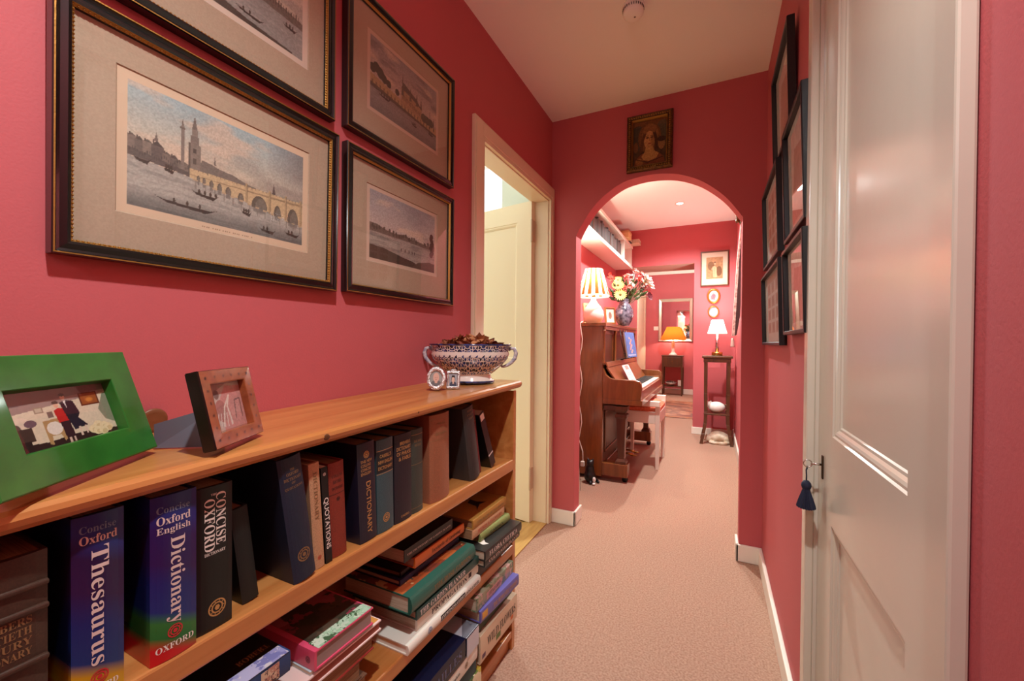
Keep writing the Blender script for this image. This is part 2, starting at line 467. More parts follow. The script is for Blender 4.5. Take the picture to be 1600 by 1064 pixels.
# left room seen through the doorway
pale_green = mat('pale_grey_green_paint', (206, 208, 196), .8)
mb = MB()
mb.box((-3.4, 3.0, 0), (-2.95, 3.1, 2.9)).box((-1.545, 3.0, 0), (-1.22, 3.1, 2.9)).box((-2.95, 3.0, 0), (-1.545, 3.1, .9)).box((-2.95, 3.0, 2.62), (-1.545, 3.1, 2.9))
struct(mb.build('wall_side_room', pale_green))
struct(MB().box((-3.45, .1, 0), (-3.4, 3.1, 2.9)).box((-3.4, .05, 0), (-1.0, .1, 2.9)).build('wall_side_room_back', pale_green))
struct(MB().box((-1.005, .1, 0), (-1.0, DY0, 2.9)).box((-1.005, DY0, DZ), (-1.0, DY1, 2.9)).box((-1.005, DY1, 0), (-1.0, YA - .012, 2.9)).box((-1.24, YA - .012, 0), (-1.0, YA + .04, 2.9)).box((-1.24, YA + .04, 0), (-1.22, 3.1, 2.9)).build('wall_side_room_hall', pale_green))
struct(MB().box((-3.45, .05, 2.9), (-1.0, 3.1, 2.95)).build('ceiling', cream_ceiling))
wf = struct(MB().box((-2.95, 3.02, .9), (-2.90, 3.07, 2.62)).box((-1.56, 3.02, .9), (-1.545, 3.07, 2.62)).box((-2.95, 3.02, .9), (-1.545, 3.07, .95)).box((-2.95, 3.02, 2.57), (-1.545, 3.07, 2.62)).build('window_1', white_satin))
MB().box((-2.9, 3.04, .95), (-1.56, 3.045, 2.57)).build('pane', glass_mat(), wf)

# left door: architrave, jamb lining, leaf
mb = MB()
A0, A1, AZ = 1.449, 2.382, 2.037
mb.box((XL, A0, 0), (XL + .016, DY0 + .006, AZ)).box((XL, DY1 - .006, 0), (XL + .016, A1, AZ)).box((XL, DY0 + .006, DZ - .006), (XL + .016, DY1 - .006, AZ))
mb.box((XL + .016, DY1 + .012, 0), (XL + .02, A1 - .006, AZ - .008)).box((XL + .016, A0 + .008, 0), (XL + .02, DY0 - .012, AZ - .008)).box((XL + .016, DY0 - .012, DZ + .012), (XL + .02, DY1 + .012, AZ - .008))
struct(mb.build('trim_doorway', cream_satin, bevel=.003))
mb = MB().box((-1.0, DY0, 0), (XL, DY0 + .012, DZ)).box((-1.0, DY1 - .012, 0), (XL, DY1, DZ)).box((-1.0, DY0, DZ - .012), (XL, DY1, DZ))
mb.box((-.985, DY0 + .012, 0), (-.945, DY0 + .026, DZ - .012))
struct(mb.build('trim_door_lining', cream_satin, bevel=.002))

def door_leaf(name, M, w, h, t, panels, m, mould=.02, both=True):
    """local x along width from the hinge, y thickness (front face at 0, facing -y), z up"""
    root = bpy.data.objects.new(name, None); COL.objects.link(root); root.matrix_world = M; root['kind'] = 'structure'
    fr = MB(); xs = sorted({0, w} | {p[0] for p in panels} | {p[2] for p in panels}); zs = sorted({0, h} | {p[1] for p in panels} | {p[3] for p in panels})
    for xa, xb in zip(xs, xs[1:]):
        for za, zb in zip(zs, zs[1:]):
            mx, mz = (xa + xb) / 2, (za + zb) / 2
            if any(p[0] < mx < p[2] and p[1] < mz < p[3] for p in panels): continue
            fr.box((xa, 0, za), (xb, t, zb))
    fr.build('stiles_and_rails', m, root)
    for p in panels:
        MB().box((p[0], .012, p[1]), (p[2], t - .012, p[3])).build('panel', m, root)
        mo = MB(); x0, z0, x1, z1 = p
        rings = [(0.0, 0.0), (.003, .0035), (.008, .003), (.013, .005), (.018, .0085), (mould - .003, .009), (mould, .0125)]
        vs = []
        for d, y in rings: vs += [(x0 + d, y, z0 + d), (x1 - d, y, z0 + d), (x1 - d, y, z1 - d), (x0 + d, y, z1 - d)]
        fs = []
        for k in range(len(rings) - 1):
            for i in range(4): fs.append((k * 4 + i, k * 4 + (i + 1) % 4, k * 4 + 4 + (i + 1) % 4, k * 4 + 4 + i))
        mo.add(vs, fs); mo.build('moulding', m, root)
    return root
dx, dy = -math.sin(R(79.3)), math.cos(R(79.3))
hinge = Vector((-0.990, 2.281, .008))
d1 = door_leaf('door_1', frame_of(hinge + Vector((dx, dy, 0)) * .76, (-dx, -dy, 0), (dy, -dx, 0), (0, 0, 1)), .76, 1.945, .04, [(.105, .24, .655, .80), (.105, .98, .655, 1.83)], cream_satin)
for z in (.20, 1.70):
    hb = MB().box((.752, .004, z), (.763, .036, z + .13))
    hb.tube([(.764, -.003, z - .003), (.764, -.003, z + .133)], .007, 10)
    hb.build('hinge', mat('painted_hinge', (196, 168, 140), .4), d1, bevel=.001)

# cupboard door on the right
mb = MB()
mb.box((XR - .018, CY0 - .045, 0), (XR - .001, CY0 + .004, CZ + .06)).box((XR - .018, CY1 - .004, 0), (XR - .001, CY1 + .04, CZ + .06)).box((XR - .018, CY0 + .004, CZ), (XR - .001, CY1 - .004, CZ + .06))
mb.box((XR - .001, CY0 - .01, 0), (XR + .045, CY0 + .004, CZ)).box((XR - .001, CY1 - .004, 0), (XR + .045, CY1 + .01, CZ))
struct(mb.build('trim_cupboard', cream_gloss, bevel=.003))
d2 = door_leaf('door_2', frame_of((.236, CY1 - .003, .01), (0, -1, 0), (1, 0, 0), (0, 0, 1)), CY1 - CY0 - .006, 2.04, .034,
               [(.128, .20, .515, .695), (.128, .89, .515, 1.96)], cream_gloss, mould=.026)
MB().box((.044, -.003, .775), (.056, .0, .83)).build('escutcheon', mat('worn_brass', (70, 52, 34), .5, .7), d2, bevel=.004)

# skirting boards
def board(name, x0, y0, x1, y1, h=.085): return struct(MB().box((min(x0, x1), min(y0, y1), 0), (max(x0, x1), max(y0, y1), h)).build(name, white_satin, bevel=.004))
board('baseboard_right', XR - .015, CY1 + .05, XR, YA - .015)
mb = MB().box((XL, YA - .015, 0), (PL + .014, YA, .085)).box((PL, YA - .015, 0), (PL + .014, YA + TA + .02, .085))
struct(mb.build('baseboard_arch', white_satin, bevel=.004))
mb = MB().box((PR - .014, YA - .015, 0), (XR, YA, .085)).box((PR - .014, YA - .015, 0), (PR, YA + TA + .01, .085))
struct(mb.build('baseboard_arch', white_satin, bevel=.004))
board('baseboard_room', XR - .015, YA + TA, XR, YF, .1)
board('baseboard_far', OX1 - .012, YF - .015, XR - .02, YF, .085)
board('baseboard_passage', -1.38, 9.582, 1.15, 9.6, .11)
struct(MB().box((-1.02, DY0, 0), (-.895, DY1, .006)).build('threshold', boards))
# ------------------------------------------------------------------ framed pictures
def sweep_frame(w, h, prof, mis):
    """prof: (inset, height) from the back outer edge to the front inner edge"""
    mb = MB(); vs = []
    for d, z in prof: vs += [(d, d, z), (w - d, d, z), (w - d, h - d, z), (d, h - d, z)]
    mb.add(vs, [], 0)
    for k in range(len(prof) - 1):
        for i in range(4):
            mb.f.append([k * 4 + i, k * 4 + (i + 1) % 4, k * 4 + 4 + (i + 1) % 4, k * 4 + 4 + i]); mb.mi.append(mis[k]); mb.sm.append(False)
    return mb
def ring(mb, a, b, za, zb, mi=0):
    """flat ring between rects a=(x0,y0,x1,y1) and b inside it"""
    v = [(a[0], a[1], za), (a[2], a[1], za), (a[2], a[3], za), (a[0], a[3], za), (b[0], b[1], zb), (b[2], b[1], zb), (b[2], b[3], zb), (b[0], b[3], zb)]
    return mb.add(v, [(i, (i + 1) % 4, 4 + (i + 1) % 4, 4 + i) for i in range(4)], mi)
def wall_picture(name, label, cat, M, w, h, prof, mis, fmats, win, cv, group=None, mount=None, beads=None, glass=True, zp=.006, back=True):
    root = thing(name, label, cat, M, group)
    sweep_frame(w, h, prof, mis).build('frame', fmats, root, fix=True)
    din = prof[-1][0]
    if back: MB().box((.004, .004, .0005), (w - .004, h - .004, .003)).build('backing', mount_board, root)
    if mount:
        mb = MB(); a = (din - .003, din - .003, w - din + .003, h - din + .003)
        ring(mb, a, win, zp + .002, zp + .002); ring(mb, win, (win[0] + .002, win[1] + .002, win[2] - .002, win[3] - .002), zp + .002, zp + .0002)
        mb.build('mount', mount, root)
    picture('print', cv, win[2] - win[0], win[3] - win[1], root, zp, (win[0], win[1]))
    if beads:
        bd, bz, br, sp = beads; mb = MB()
        per = [((bd, bd), (w - bd, bd)), ((w - bd, bd), (w - bd, h - bd)), ((w - bd, h - bd), (bd, h - bd)), ((bd, h - bd), (bd, bd))]
        for (xa, ya), (xb, yb) in per:
            L = math.hypot(xb - xa, yb - ya); k = max(2, int(L / sp))
            for i in range(k): mb.ball((xa + (xb - xa) * i / k, ya + (yb - ya) * i / k, bz), br, 5, 3)
        mb.build('gilt_beading', gilt, root)
    if glass:
        z = zp + .0035
        MB().add([(din - .002, din - .002, z), (w - din + .002, din - .002, z), (w - din + .002, h - din + .002, z), (din - .002, h - din + .002, z)], [(0, 1, 2, 3)]).build('glass', glass_mat(), root)
    return root

def sky_wash(cv, top, low, dark, seed, y0=.35):
    t = np.clip((cv.Y - y0) / (1 - y0), 0, 1)[..., None]
    cv.a = np.array(low) * (1 - t) + np.array(top) * t
    n = cv.noise(2.2, 5, seed, 4); m = np.clip((n - .50) * 4, 0, 1) * np.clip((cv.X - .05) * 1.3, 0, 1)
    cv.put(m, dark, .6)
    n2 = cv.noise(3, 6, seed + 1, 4); cv.put(np.clip((n2 - .58) * 6, 0, 1), (200, 176, 152), .7)
def boat(cv, x, y, L, c=(62, 48, 42), men=3):
    asp = cv.w / cv.h
    cv.poly([(x - L, y + .012 * asp), (x - L * .7, y), (x + L * .7, y - .006), (x + L, y + .008 * asp), (x + L * .6, y - .022 * asp), (x - L * .6, y - .012 * asp)], c)
    for k in range(men):
        mx = x - L * .4 + k * L * .4; cv.ell(mx, y + .014, .006, .022, (70, 56, 48))

def bridge_print():
    cv = Canvas(330, 200, (205, 180, 150))
    ink = Canvas(300, 172, (150, 150, 140))
    sky_wash(ink, (150, 168, 168), (196, 178, 152), (128, 122, 114), 3, .45)
    ink.put(np.clip((ink.X - .72) * 3, 0, 1) * np.clip((ink.Y - .5) * 4, 0, 1), (112, 104, 98), .75)
    # water
    wy = .40 - .10 * ink.X
    w = (ink.Y < wy).astype(float)
    ink.put(w, (164, 158, 146)); ink.put(w * np.clip((.17 - ink.Y) * 7, 0, 1), (92, 90, 86), .9)
    n = ink.noise(8, 60, 9, 3); ink.put(w * np.clip((n - .5) * 4, 0, 1), (128, 124, 116), .6)
    # left bank roofs
    ink.poly([(0, .40), (0, .52), (.30, .44), (.30, .38)], (108, 96, 88))
    for x0, x1, t, rf, c in ((0, .035, .565, .02, (120, 106, 96)), (.03, .07, .545, .035, (104, 92, 84)), (.065, .105, .555, .02, (126, 112, 100)), (.10, .155, .545, .045, (98, 86, 80)), (.15, .19, .505, .02, (118, 104, 94)), (.185, .225, .49, .03, (104, 92, 84)), (.22, .275, .475, .02, (116, 104, 94))):
        ink.rect(x0, .40, x1, t, c); ink.poly([(x0, t), ((x0 + x1) / 2, t + rf), (x1, t)], tuple(int(v * .8) for v in c)); ink.rect(x0 + .006, t, x0 + .012, t + rf * 1.1, (86, 74, 68))
    ink.poly([(0, .40), (0, .47), (.1, .45), (.3, .405), (.3, .37), (0, .41)], (92, 82, 76))
    ink.poly([(.112, .58), (.122, .66), (.132, .58)], (110, 98, 90))
    for k in range(26): ink.rect(.008 + k * .0105, .44 + .02 * math.sin(k), .012 + k * .0105, .465 + .02 * math.sin(k), (74, 66, 62), .8)
    # column and church spire
    ink.rect(.236, .42, .252, .80, (124, 112, 102)); ink.rect(.230, .775, .258, .79, (110, 98, 88)); ink.poly([(.238, .80), (.244, .87), (.250, .80)], (112, 100, 90))
    ink.rect(.272, .40, .335, .68, (128, 116, 104)); ink.rect(.282, .68, .326, .75, (120, 108, 98)); ink.rect(.289, .75, .319, .81, (128, 116, 104)); ink.poly([(.290, .81), (.304, .93), (.318, .81)], (108, 98, 90))
    ink.rect(.272, .40, .283, .68, (96, 86, 78)); ink.rect(.297, .60, .312, .64, (78, 70, 64)); ink.rect(.297, .50, .312, .55, (88, 78, 70))
    # far roofs behind the bridge
    ink.poly([(.33, .42), (.34, .56), (.40, .55), (.44, .53), (.52, .52), (.60, .48), (.70, .46), (.80, .44), (.80, .38)], (116, 106, 96))
    ink.poly([(.405, .55), (.412, .63), (.420, .55)], (112, 102, 94)); ink.poly([(.765, .42), (.782, .58), (.80, .42)], (92, 84, 78))
    # bridge, growing to the right
    def top(x): return .455 - .01 * (x - .3) + .03 * (x - .3) * 1.0
    def base(x): return .375 - .235 * (x - .3) ** 1.0
    stone = (188, 164, 126)
    ink.poly([(.28, .37)] + [(x, top(x)) for x in np.linspace(.28, 1, 12)] + [(1, base(1) - .0)] , stone)
    ink.poly([(.28, .40), (1, top(1) - .02), (1, top(1) - .045), (.28, .395)], (150, 128, 98))
    for x in np.linspace(.30, .99, 30): ink.rect(x, top(x) - .012, x + .004, top(x) + .004, (128, 110, 88))
    for x, r, k in ((.325, .008, .5), (.355, .010, .5), (.395, .012, .5), (.44, .014, .5), (.49, .017, .5), (.565, .018, .42), (.685, .052, .66), (.81, .026, .5), (.925, .042, .62)):
        b = base(x); hh = (top(x) - b) * k
        ink.rect(x - r * .8, b - .05, x + r * .8, b, (112, 106, 98), .6)
        ink.put((((ink.X - x) / r) ** 2 + ((ink.Y - b) / hh) ** 2 < 1) * (ink.Y > b - .012), (98, 88, 76))
        ink.put((((ink.X - x - r * .2) / (r * .72)) ** 2 + ((ink.Y - b) / (hh * .8)) ** 2 < 1) * (ink.Y > b - .012), (126, 118, 106), .6)
        ink.ell(x, b - .03, r * .9, hh * .35, (104, 98, 90), .5, .8)
    for x in (.60, .755, .87, .985): ink.rect(x - .008, base(x) - .01, x + .008, top(x) + .025, (166, 144, 110)); ink.rect(x + .004, base(x), x + .008, top(x) + .02, (110, 94, 76))
    for x in np.linspace(.31, .98, 14): ink.rect(x - .012, base(x) - .02, x + .012, base(x) - .004, (176, 152, 120)); ink.rect(x - .002, base(x) - .09, x + .006, base(x) - .02, (126, 118, 106), .7)
    boat(ink, .18, .385, .03); boat(ink, .36, .255, .075, men=4); boat(ink, .60, .20, .035); boat(ink, .27, .115, .16, (58, 44, 40), 3); boat(ink, .74, .075, .06, men=2); boat(ink, .92, .10, .06, men=2); boat(ink, .06, .40, .04, men=0)
    ink.tint(1, 21, .22, 140, 90)
    cv.a[14:186, 15:315] = ink.a
    for k in range(26):
        if k % 5 != 4: cv.rect(.36 + k * .0105, .028, .366 + k * .0105, .042, (150, 124, 98))
    return cv
def palace_print():
    cv = Canvas(240, 170, (196, 172, 150)); ink = Canvas(220, 150, (150, 140, 130))
    sky_wash(ink, (138, 132, 130), (178, 158, 142), (116, 108, 106), 31, .4)
    n = ink.noise(3, 12, 5, 3); ink.put(np.clip((n - .52) * 6, 0, 1) * (ink.Y > .6), (108, 102, 100), .6)
    w = (ink.Y < .33 - .06 * ink.X).astype(float); ink.put(w, (132, 124, 118)); ink.put(w * np.clip((.16 - ink.Y) * 6, 0, 1), (104, 98, 94), .8)
    n = ink.noise(6, 50, 8, 3); ink.put(w * np.clip((n - .5) * 4, 0, 1), (110, 102, 98), .5)
    for x, y, r in ((.03, .56, .04), (.08, .60, .045), (.13, .56, .05), (.18, .52, .04), (.24, .50, .035), (.36, .48, .03)): ink.ell(x, y, r, r * 1.6, (72, 66, 58))
    ink.poly([(0, .36), (0, .48), (.3, .43), (.8, .36), (1, .36), (1, .24), (.7, .27)], (166, 140, 104))
    ink.poly([(0, .36), (0, .30), (1, .23), (1, .26)], (92, 80, 70))
    for k in range(18): ink.rect(.02 + k * .05, .34 - k * .004, .035 + k * .05, .40 - k * .004, (112, 94, 72), .8)
    ink.poly([(.42, .36), (.42, .60), (.60, .56), (.74, .50), (.74, .34)], (156, 128, 98)); ink.poly([(.42, .60), (.45, .70), (.66, .60), (.74, .50), (.58, .56)], (92, 80, 74))
    for x, t in ((.44, .84), (.56, .72), (.66, .72), (.73, .68)): ink.poly([(x - .018, .5), (x, t), (x + .018, .5)], (96, 84, 74))
    for k in range(14): ink.rect(.44 + k * .02, .44 - k * .004, .449 + k * .02, .52 - k * .006, (104, 84, 66), .8)
    for x in (.78, .84, .9): ink.ell(x, .40, .05, .07, (88, 80, 70))
    for x, t in ((.885, .62), (.955, .58)): ink.poly([(x - .008, .3), (x, t), (x + .008, .3)], (78, 70, 64))
    boat(ink, .18, .27, .09, men=4); boat(ink, .62, .18, .05); boat(ink, .9, .22, .05)
    ink.tint(1, 4, .25, 110, 75); cv.a[10:160, 10:230] = ink.a
    return cv
def river_print():
    cv = Canvas(240, 170, (196, 172, 150)); ink = Canvas(220, 150, (150, 140, 130))
    sky_wash(ink, (150, 148, 146), (184, 166, 152), (132, 126, 124), 41, .4)
    w = (ink.Y < .42).astype(float); ink.put(w, (150, 140, 128)); n = ink.noise(5, 40, 18, 3); ink.put(w * np.clip((n - .5) * 5, 0, 1), (112, 104, 98), .6)
    ink.poly([(0, .40), (0, .52), (.1, .52), (.2, .48), (.35, .46), (.5, .50), (.6, .45), (.7, .46), (.85, .44), (1, .46), (1, .38), (.5, .40)], (108, 94, 82))
    for k in range(30): ink.ell(rng.random(), .43 + .06 * rng.random(), .014, .03, (84, 74, 64), .9)
    ink.poly([(0, .0), (0, .20), (.2, .19), (.45, .13), (.62, .10), (.8, .02), (.8, 0)], (72, 62, 52))
    ink.poly([(.6, 0), (.7, .10), (.9, .16), (1, .15), (1, 0)], (84, 72, 60))
    for y in np.linspace(.3, .62, 9): ink.ell(.945 + .012 * math.sin(y * 40), y, .03, .05, (64, 58, 50))
    for x in (.44, .5, .56, .61, .65): ink.ell(x, .24, .007, .03, (70, 58, 50))
    ink.tint(1, 14, .25, 110, 75); cv.a[10:160, 10:230] = ink.a
    return cv
def wharf_print():
    cv = Canvas(260, 170, (206, 188, 168)); ink = Canvas(236, 148, (150, 140, 130))
    sky_wash(ink, (160, 158, 150), (196, 176, 150), (140, 134, 126), 51, .4)
    w = (ink.Y < .40).astype(float); ink.put(w, (138, 134, 126)); n = ink.noise(6, 40, 58, 3); ink.put(w * np.clip((n - .5) * 5, 0, 1), (160, 152, 140), .5)
    ink.poly([(0, .40), (0, .62), (.2, .55), (.4, .52), (.55, .50), (1, .42), (1, .34), (.5, .37)], (104, 92, 82))
    for x, t in ((.62, .85), (.72, .9), (.76, .82), (.45, .75)): ink.rect(x, .40, x + .03, t, (112, 98, 86))
    for k in range(36): ink.rect(.3 + k * .019, .41, .307 + k * .019, .46 + .03 * rng.random(), (84, 70, 62))
    ink.poly([(0, 0), (0, .20), (.18, .22), (.30, .12), (.6, .05), (.92, .02), (.92, 0)], (74, 64, 56))
    ink.poly([(.02, .10), (.10, .26), (.20, .24), (.26, .14), (.14, .08)], (150, 118, 84))
    boat(ink, .62, .12, .1, men=2); boat(ink, .5, .36, .08, men=3); boat(ink, .9, .28, .06, men=3)
    ink.tint(1, 24, .25, 110, 75); cv.a[11:159, 12:248] = ink.a
    return cv
LP = [(0, 0), (0, .020), (.0015, .0225), (.0035, .0225), (.005, .020), (.009, .0180), (.017, .0205), (.021, .0195), (.0225, .016), (.0248, .0135), (.0255, .008)]
LMI = [0, 0, 1, 0, 0, 0, 0, 1, 1, 0]
lmats = [black_lacquer, gilt]
def leftM(y, z, lean=.006): 
    up = Vector((lean, 0, 1)).normalized(); return frame_of((XL + .001, y, z), (0, 1, 0), up, Vector((0, 1, 0)).cross(up))
bead = (.0235, .0155, .0022, .0062)
wall_picture('framed_engraving', 'black and gilt framed engraving of a stone bridge with many arches over a river', 'picture', leftM(.247, 1.230, .02), .513, .402, LP, LMI, lmats, (.076, .084, .436, .326), bridge_print(), 'framed engravings on the left wall', mount_board, bead)
wall_picture('framed_engraving', 'black and gilt framed engraving cropped by the view top, above the bridge picture', 'picture', leftM(.25, 1.665), .502, .402, LP, LMI, lmats, (.075, .091, .434, .325), wharf_print(), 'framed engravings on the left wall', mount_board, bead)
wall_picture('framed_engraving', 'black and gilt framed engraving of a turreted riverside palace, upper one beside the doorway', 'picture', leftM(.790, 1.674), .499, .400, LP, LMI, lmats, (.081, .089, .420, .322), palace_print(), 'framed engravings on the left wall', mount_board, None)
wall_picture('framed_engraving', 'black and gilt framed engraving of a wide river, lower one beside the doorway', 'picture', leftM(.790, 1.234), .500, .400, LP, LMI, lmats, (.081, .097, .414, .320), river_print(), 'framed engravings on the left wall', mount_board, None)

# right wall: thin black frames, pale sheets
def sheet_canvas(seed, kind):
    cv = Canvas(110, 120, (226, 212, 200)); cv.tint(1, seed, .05)
    if kind == 0:
        cv.poly([(.2, .1), (.35, .75), (.8, .7), (.85, .12)], (190, 150, 132), .7); cv.tint(2, seed + 1, .14, 30, 30)
    else:
        for i in range(3):
            for j in range(4):
                x, y = .2 + i * .22, .14 + j * .19
                cv.rect(x, y, x + .16, y + .15, (196, 168, 152)); cv.ell(x + .08, y + .08, .035, .05, (180, 148, 132))
    return cv
RP = [(0, 0), (0, .020), (.0015, .022), (.010, .022), (.0115, .019), (.012, .008)]
def rightM(y1, z, lean=.03):
    up = Vector((-lean, 0, 1)).normalized(); return frame_of((XR - .001, y1, z), (0, -1, 0), up, Vector((0, -1, 0)).cross(up))
for y0, y1, z0, z1, kd, lb in ((1.545, 1.93, 1.785, 2.135, 0, 'black framed pale print hanging highest on the right wall, near the ceiling'),
                               (1.285, 1.62, 1.430, 1.785, 0, 'black framed pale print beside the cupboard door, with the ceiling light reflected in it'),
                               (1.765, 2.24, 1.440, 1.780, 1, 'black framed sheet nearest the arch, upper one of the right wall pair'),
                               (1.262, 1.605, 1.132, 1.402, 0, 'black framed print low beside the cupboard door, reflecting the pink room'),
                               (1.690, 2.245, 1.098, 1.405, 1, 'black framed sheet of small panels nearest the arch, lowest on the right wall')):
    w, h = y1 - y0, z1 - z0
    wall_picture('black_framed_print', lb, 'picture', rightM(y1, z0), w, h, RP, [0] * 5, [black_matte], (.011, .011, w - .011, h - .011), sheet_canvas(int(y0 * 100), kd), 'thin black frames on the right wall')

# portrait over the arch (a plain old-master style head)
def portrait():
    cv = Canvas(110, 140, (70, 48, 28)); cv.tint(1, 3, .5, 12, 14)
    cv.rect(0, .86, 1, 1, (118, 72, 36), .8); cv.ell(.15, .62, .26, .28, (62, 58, 44), .7); cv.ell(.88, .70, .2, .25, (84, 78, 56), .7)
    cv.ell(.50, .60, .34, .34, (104, 66, 34)); cv.ell(.52, .66, .25, .25, (132, 86, 46), .8)
    cv.poly([(.04, 0), (.10, .16), (.28, .26), (.46, .20), (.72, .27), (.92, .14), (.97, 0)], (110, 60, 32))
    cv.poly([(.26, .20), (.36, .29), (.40, .40), (.60, .40), (.64, .30), (.78, .22), (.70, .12), (.48, .08), (.32, .12)], (162, 118, 64))
    cv.ell(.50, .55, .165, .205, (172, 124, 72)); cv.ell(.60, .52, .08, .17, (118, 78, 42), .7, .7)
    cv.ell(.44, .60, .045, .020, (96, 60, 34)); cv.ell(.57, .60, .040, .018, (84, 52, 30)); cv.line([(.39, .635), (.47, .645)], .009, (104, 66, 38)); cv.line([(.53, .64), (.61, .63)], .009, (96, 60, 34))
    cv.line([(.505, .61), (.495, .53), (.52, .525)], .008, (128, 82, 46)); cv.ell(.50, .465, .05, .016, (130, 60, 40)); cv.ell(.50, .40, .06, .03, (140, 96, 54), .6, .6)
    cv.line([(.36, .70), (.29, .55), (.25, .32)], .045, (84, 52, 28)); cv.line([(.64, .70), (.70, .55), (.70, .34)], .045, (70, 42, 24)); cv.line([(.36, .72), (.50, .775), (.64, .72)], .03, (120, 78, 42))
    cv.ell(.86, .42, .10, .12, (132, 90, 50)); cv.ell(.86, .53, .13, .06, (60, 40, 26)); cv.ell(.20, .08, .12, .08, (140, 90, 44)); cv.ell(.09, .42, .07, .12, (104, 66, 36))
    cv.line([(.1, .15), (.45, .05), (.9, .13)], .012, (60, 34, 20)); cv.tint(1, 9, .35, 40, 50)
    return cv
PP = [(0, 0), (.002, .016), (.010, .024), (.022, .018), (.028, .022), (.034, .012), (.036, .006)]
up = Vector((.01, -.03, 1)).normalized(); xx = Vector((1, 0, -.01)).normalized(); nn = xx.cross(up).normalized()
wall_picture('portrait_painting', 'small dark portrait of a veiled woman in a carved gilt frame above the arch', 'painting', frame_of((-.450, YA - .001, 2.055), xx, nn.cross(xx), nn), .243, .308, PP, [0, 0, 0, 0, 1, 1], [gilt_dark, gilt], (.034, .034, .209, .274), portrait(), None, None, (.017, .021, .0045, .011), False)

# smoke detector
t = thing('smoke_detector', 'round white smoke alarm on the hall ceiling', 'smoke alarm', frame_of((-.302, 1.70, H), (1, 0, 0), (0, -1, 0), (0, 0, -1)))
MB().lathe([(0, 0), (.042, 0), (.044, .004), (.044, .010), (.040, .012), (.0, .012)], 32).build('base', cream_ceiling, t)
MB().lathe([(0, .012), (.040, .012), (.0405, .030), (.036, .038), (.026, .042), (0, .043)], 32).build('cover', cream_ceiling, t)
mb = MB()
for k in range(28):
    a = 2 * math.pi * k / 28; mb.box((-.0012, -.0012, .013), (.0012, .0012, .022), M=Matrix.Translation((.0405 * math.cos(a), .0405 * math.sin(a), 0)) @ Matrix.Rotation(a, 4, 'Z'))
mb.build('vent_slots', black_matte, t)
MB().lathe([(0, .0435), (.004, .0435), (.004, .041)], 10, (.006, -.004, 0)).build('test_button', mat('grey_plastic', (110, 90, 80), .5), t)

# ------------------------------------------------------------------ bookcase
bc = thing('bookcase', 'long waxed pine bookcase with three shelves against the left wall', 'bookcase', (-.77, .6, 0))
def bcbox(name, lo, hi, bev=.002):
    o = bc.location; return MB().box((lo[0] - o.x, lo[1] - o.y, lo[2]), (hi[0] - o.x, hi[1] - o.y, hi[2])).build(name, pine, bc, bevel=bev)
BX0, BXF, YE = XL + .006, -.635, 1.338
bcbox('end_panel', (BX0, YE - .022, 0), (BXF, YE, .928)); bcbox('end_panel', (BX0, -.32, 0), (BXF, -.298, .888))
bcbox('back_panel', (BX0, -.298, .05), (BX0 + .006, YE - .022, .885))
bcbox('shelf', (BX0 + .006, -.298, .646), (BXF + .002, YE - .022, .684), .004)
bcbox('shelf', (BX0 + .006, -.298, .345), (BXF + .002, YE - .022, .380), .004)
bcbox('shelf', (BX0 + .006, -.298, .045), (BXF, YE - .022, .070), .003)
bcbox('plinth', (BXF - .03, -.298, 0), (BXF - .012, YE - .022, .045))
sl = .0255                                     # the top rises slightly to its far end
def top_z(y): return .9285 + sl * y
noseprof = [(BX0 - .005, -.026), (-.634, -.026), (-.626, -.024), (-.620, -.018), (-.618, -.011), (-.620, -.005), (-.626, -.001), (-.634, 0), (BX0 - .005, 0)]
mb = MB(); ys = (-.35, YE + .014)
vs = [(a + .77, y - .6, top_z(y) + b) for y in ys for a, b in noseprof]; nn_ = len(noseprof)
mb.add(vs, [list(range(nn_)), list(range(nn_, 2 * nn_))[::-1]] + [(i, (i + 1) % nn_, nn_ + (i + 1) % nn_, nn_ + i) for i in range(nn_)])
mb.build('top_board', pine, bc, bevel=.003)
for x, y, r in ((-.619, .515, .007), (-.6195, .77, .004)):
    MB().ball((x + .77, y - .6, top_z(y) - .012), (.0018, r, r * .8), 12, 6).build('knot', mat('pine_knot', (96, 56, 26), .4), bc)

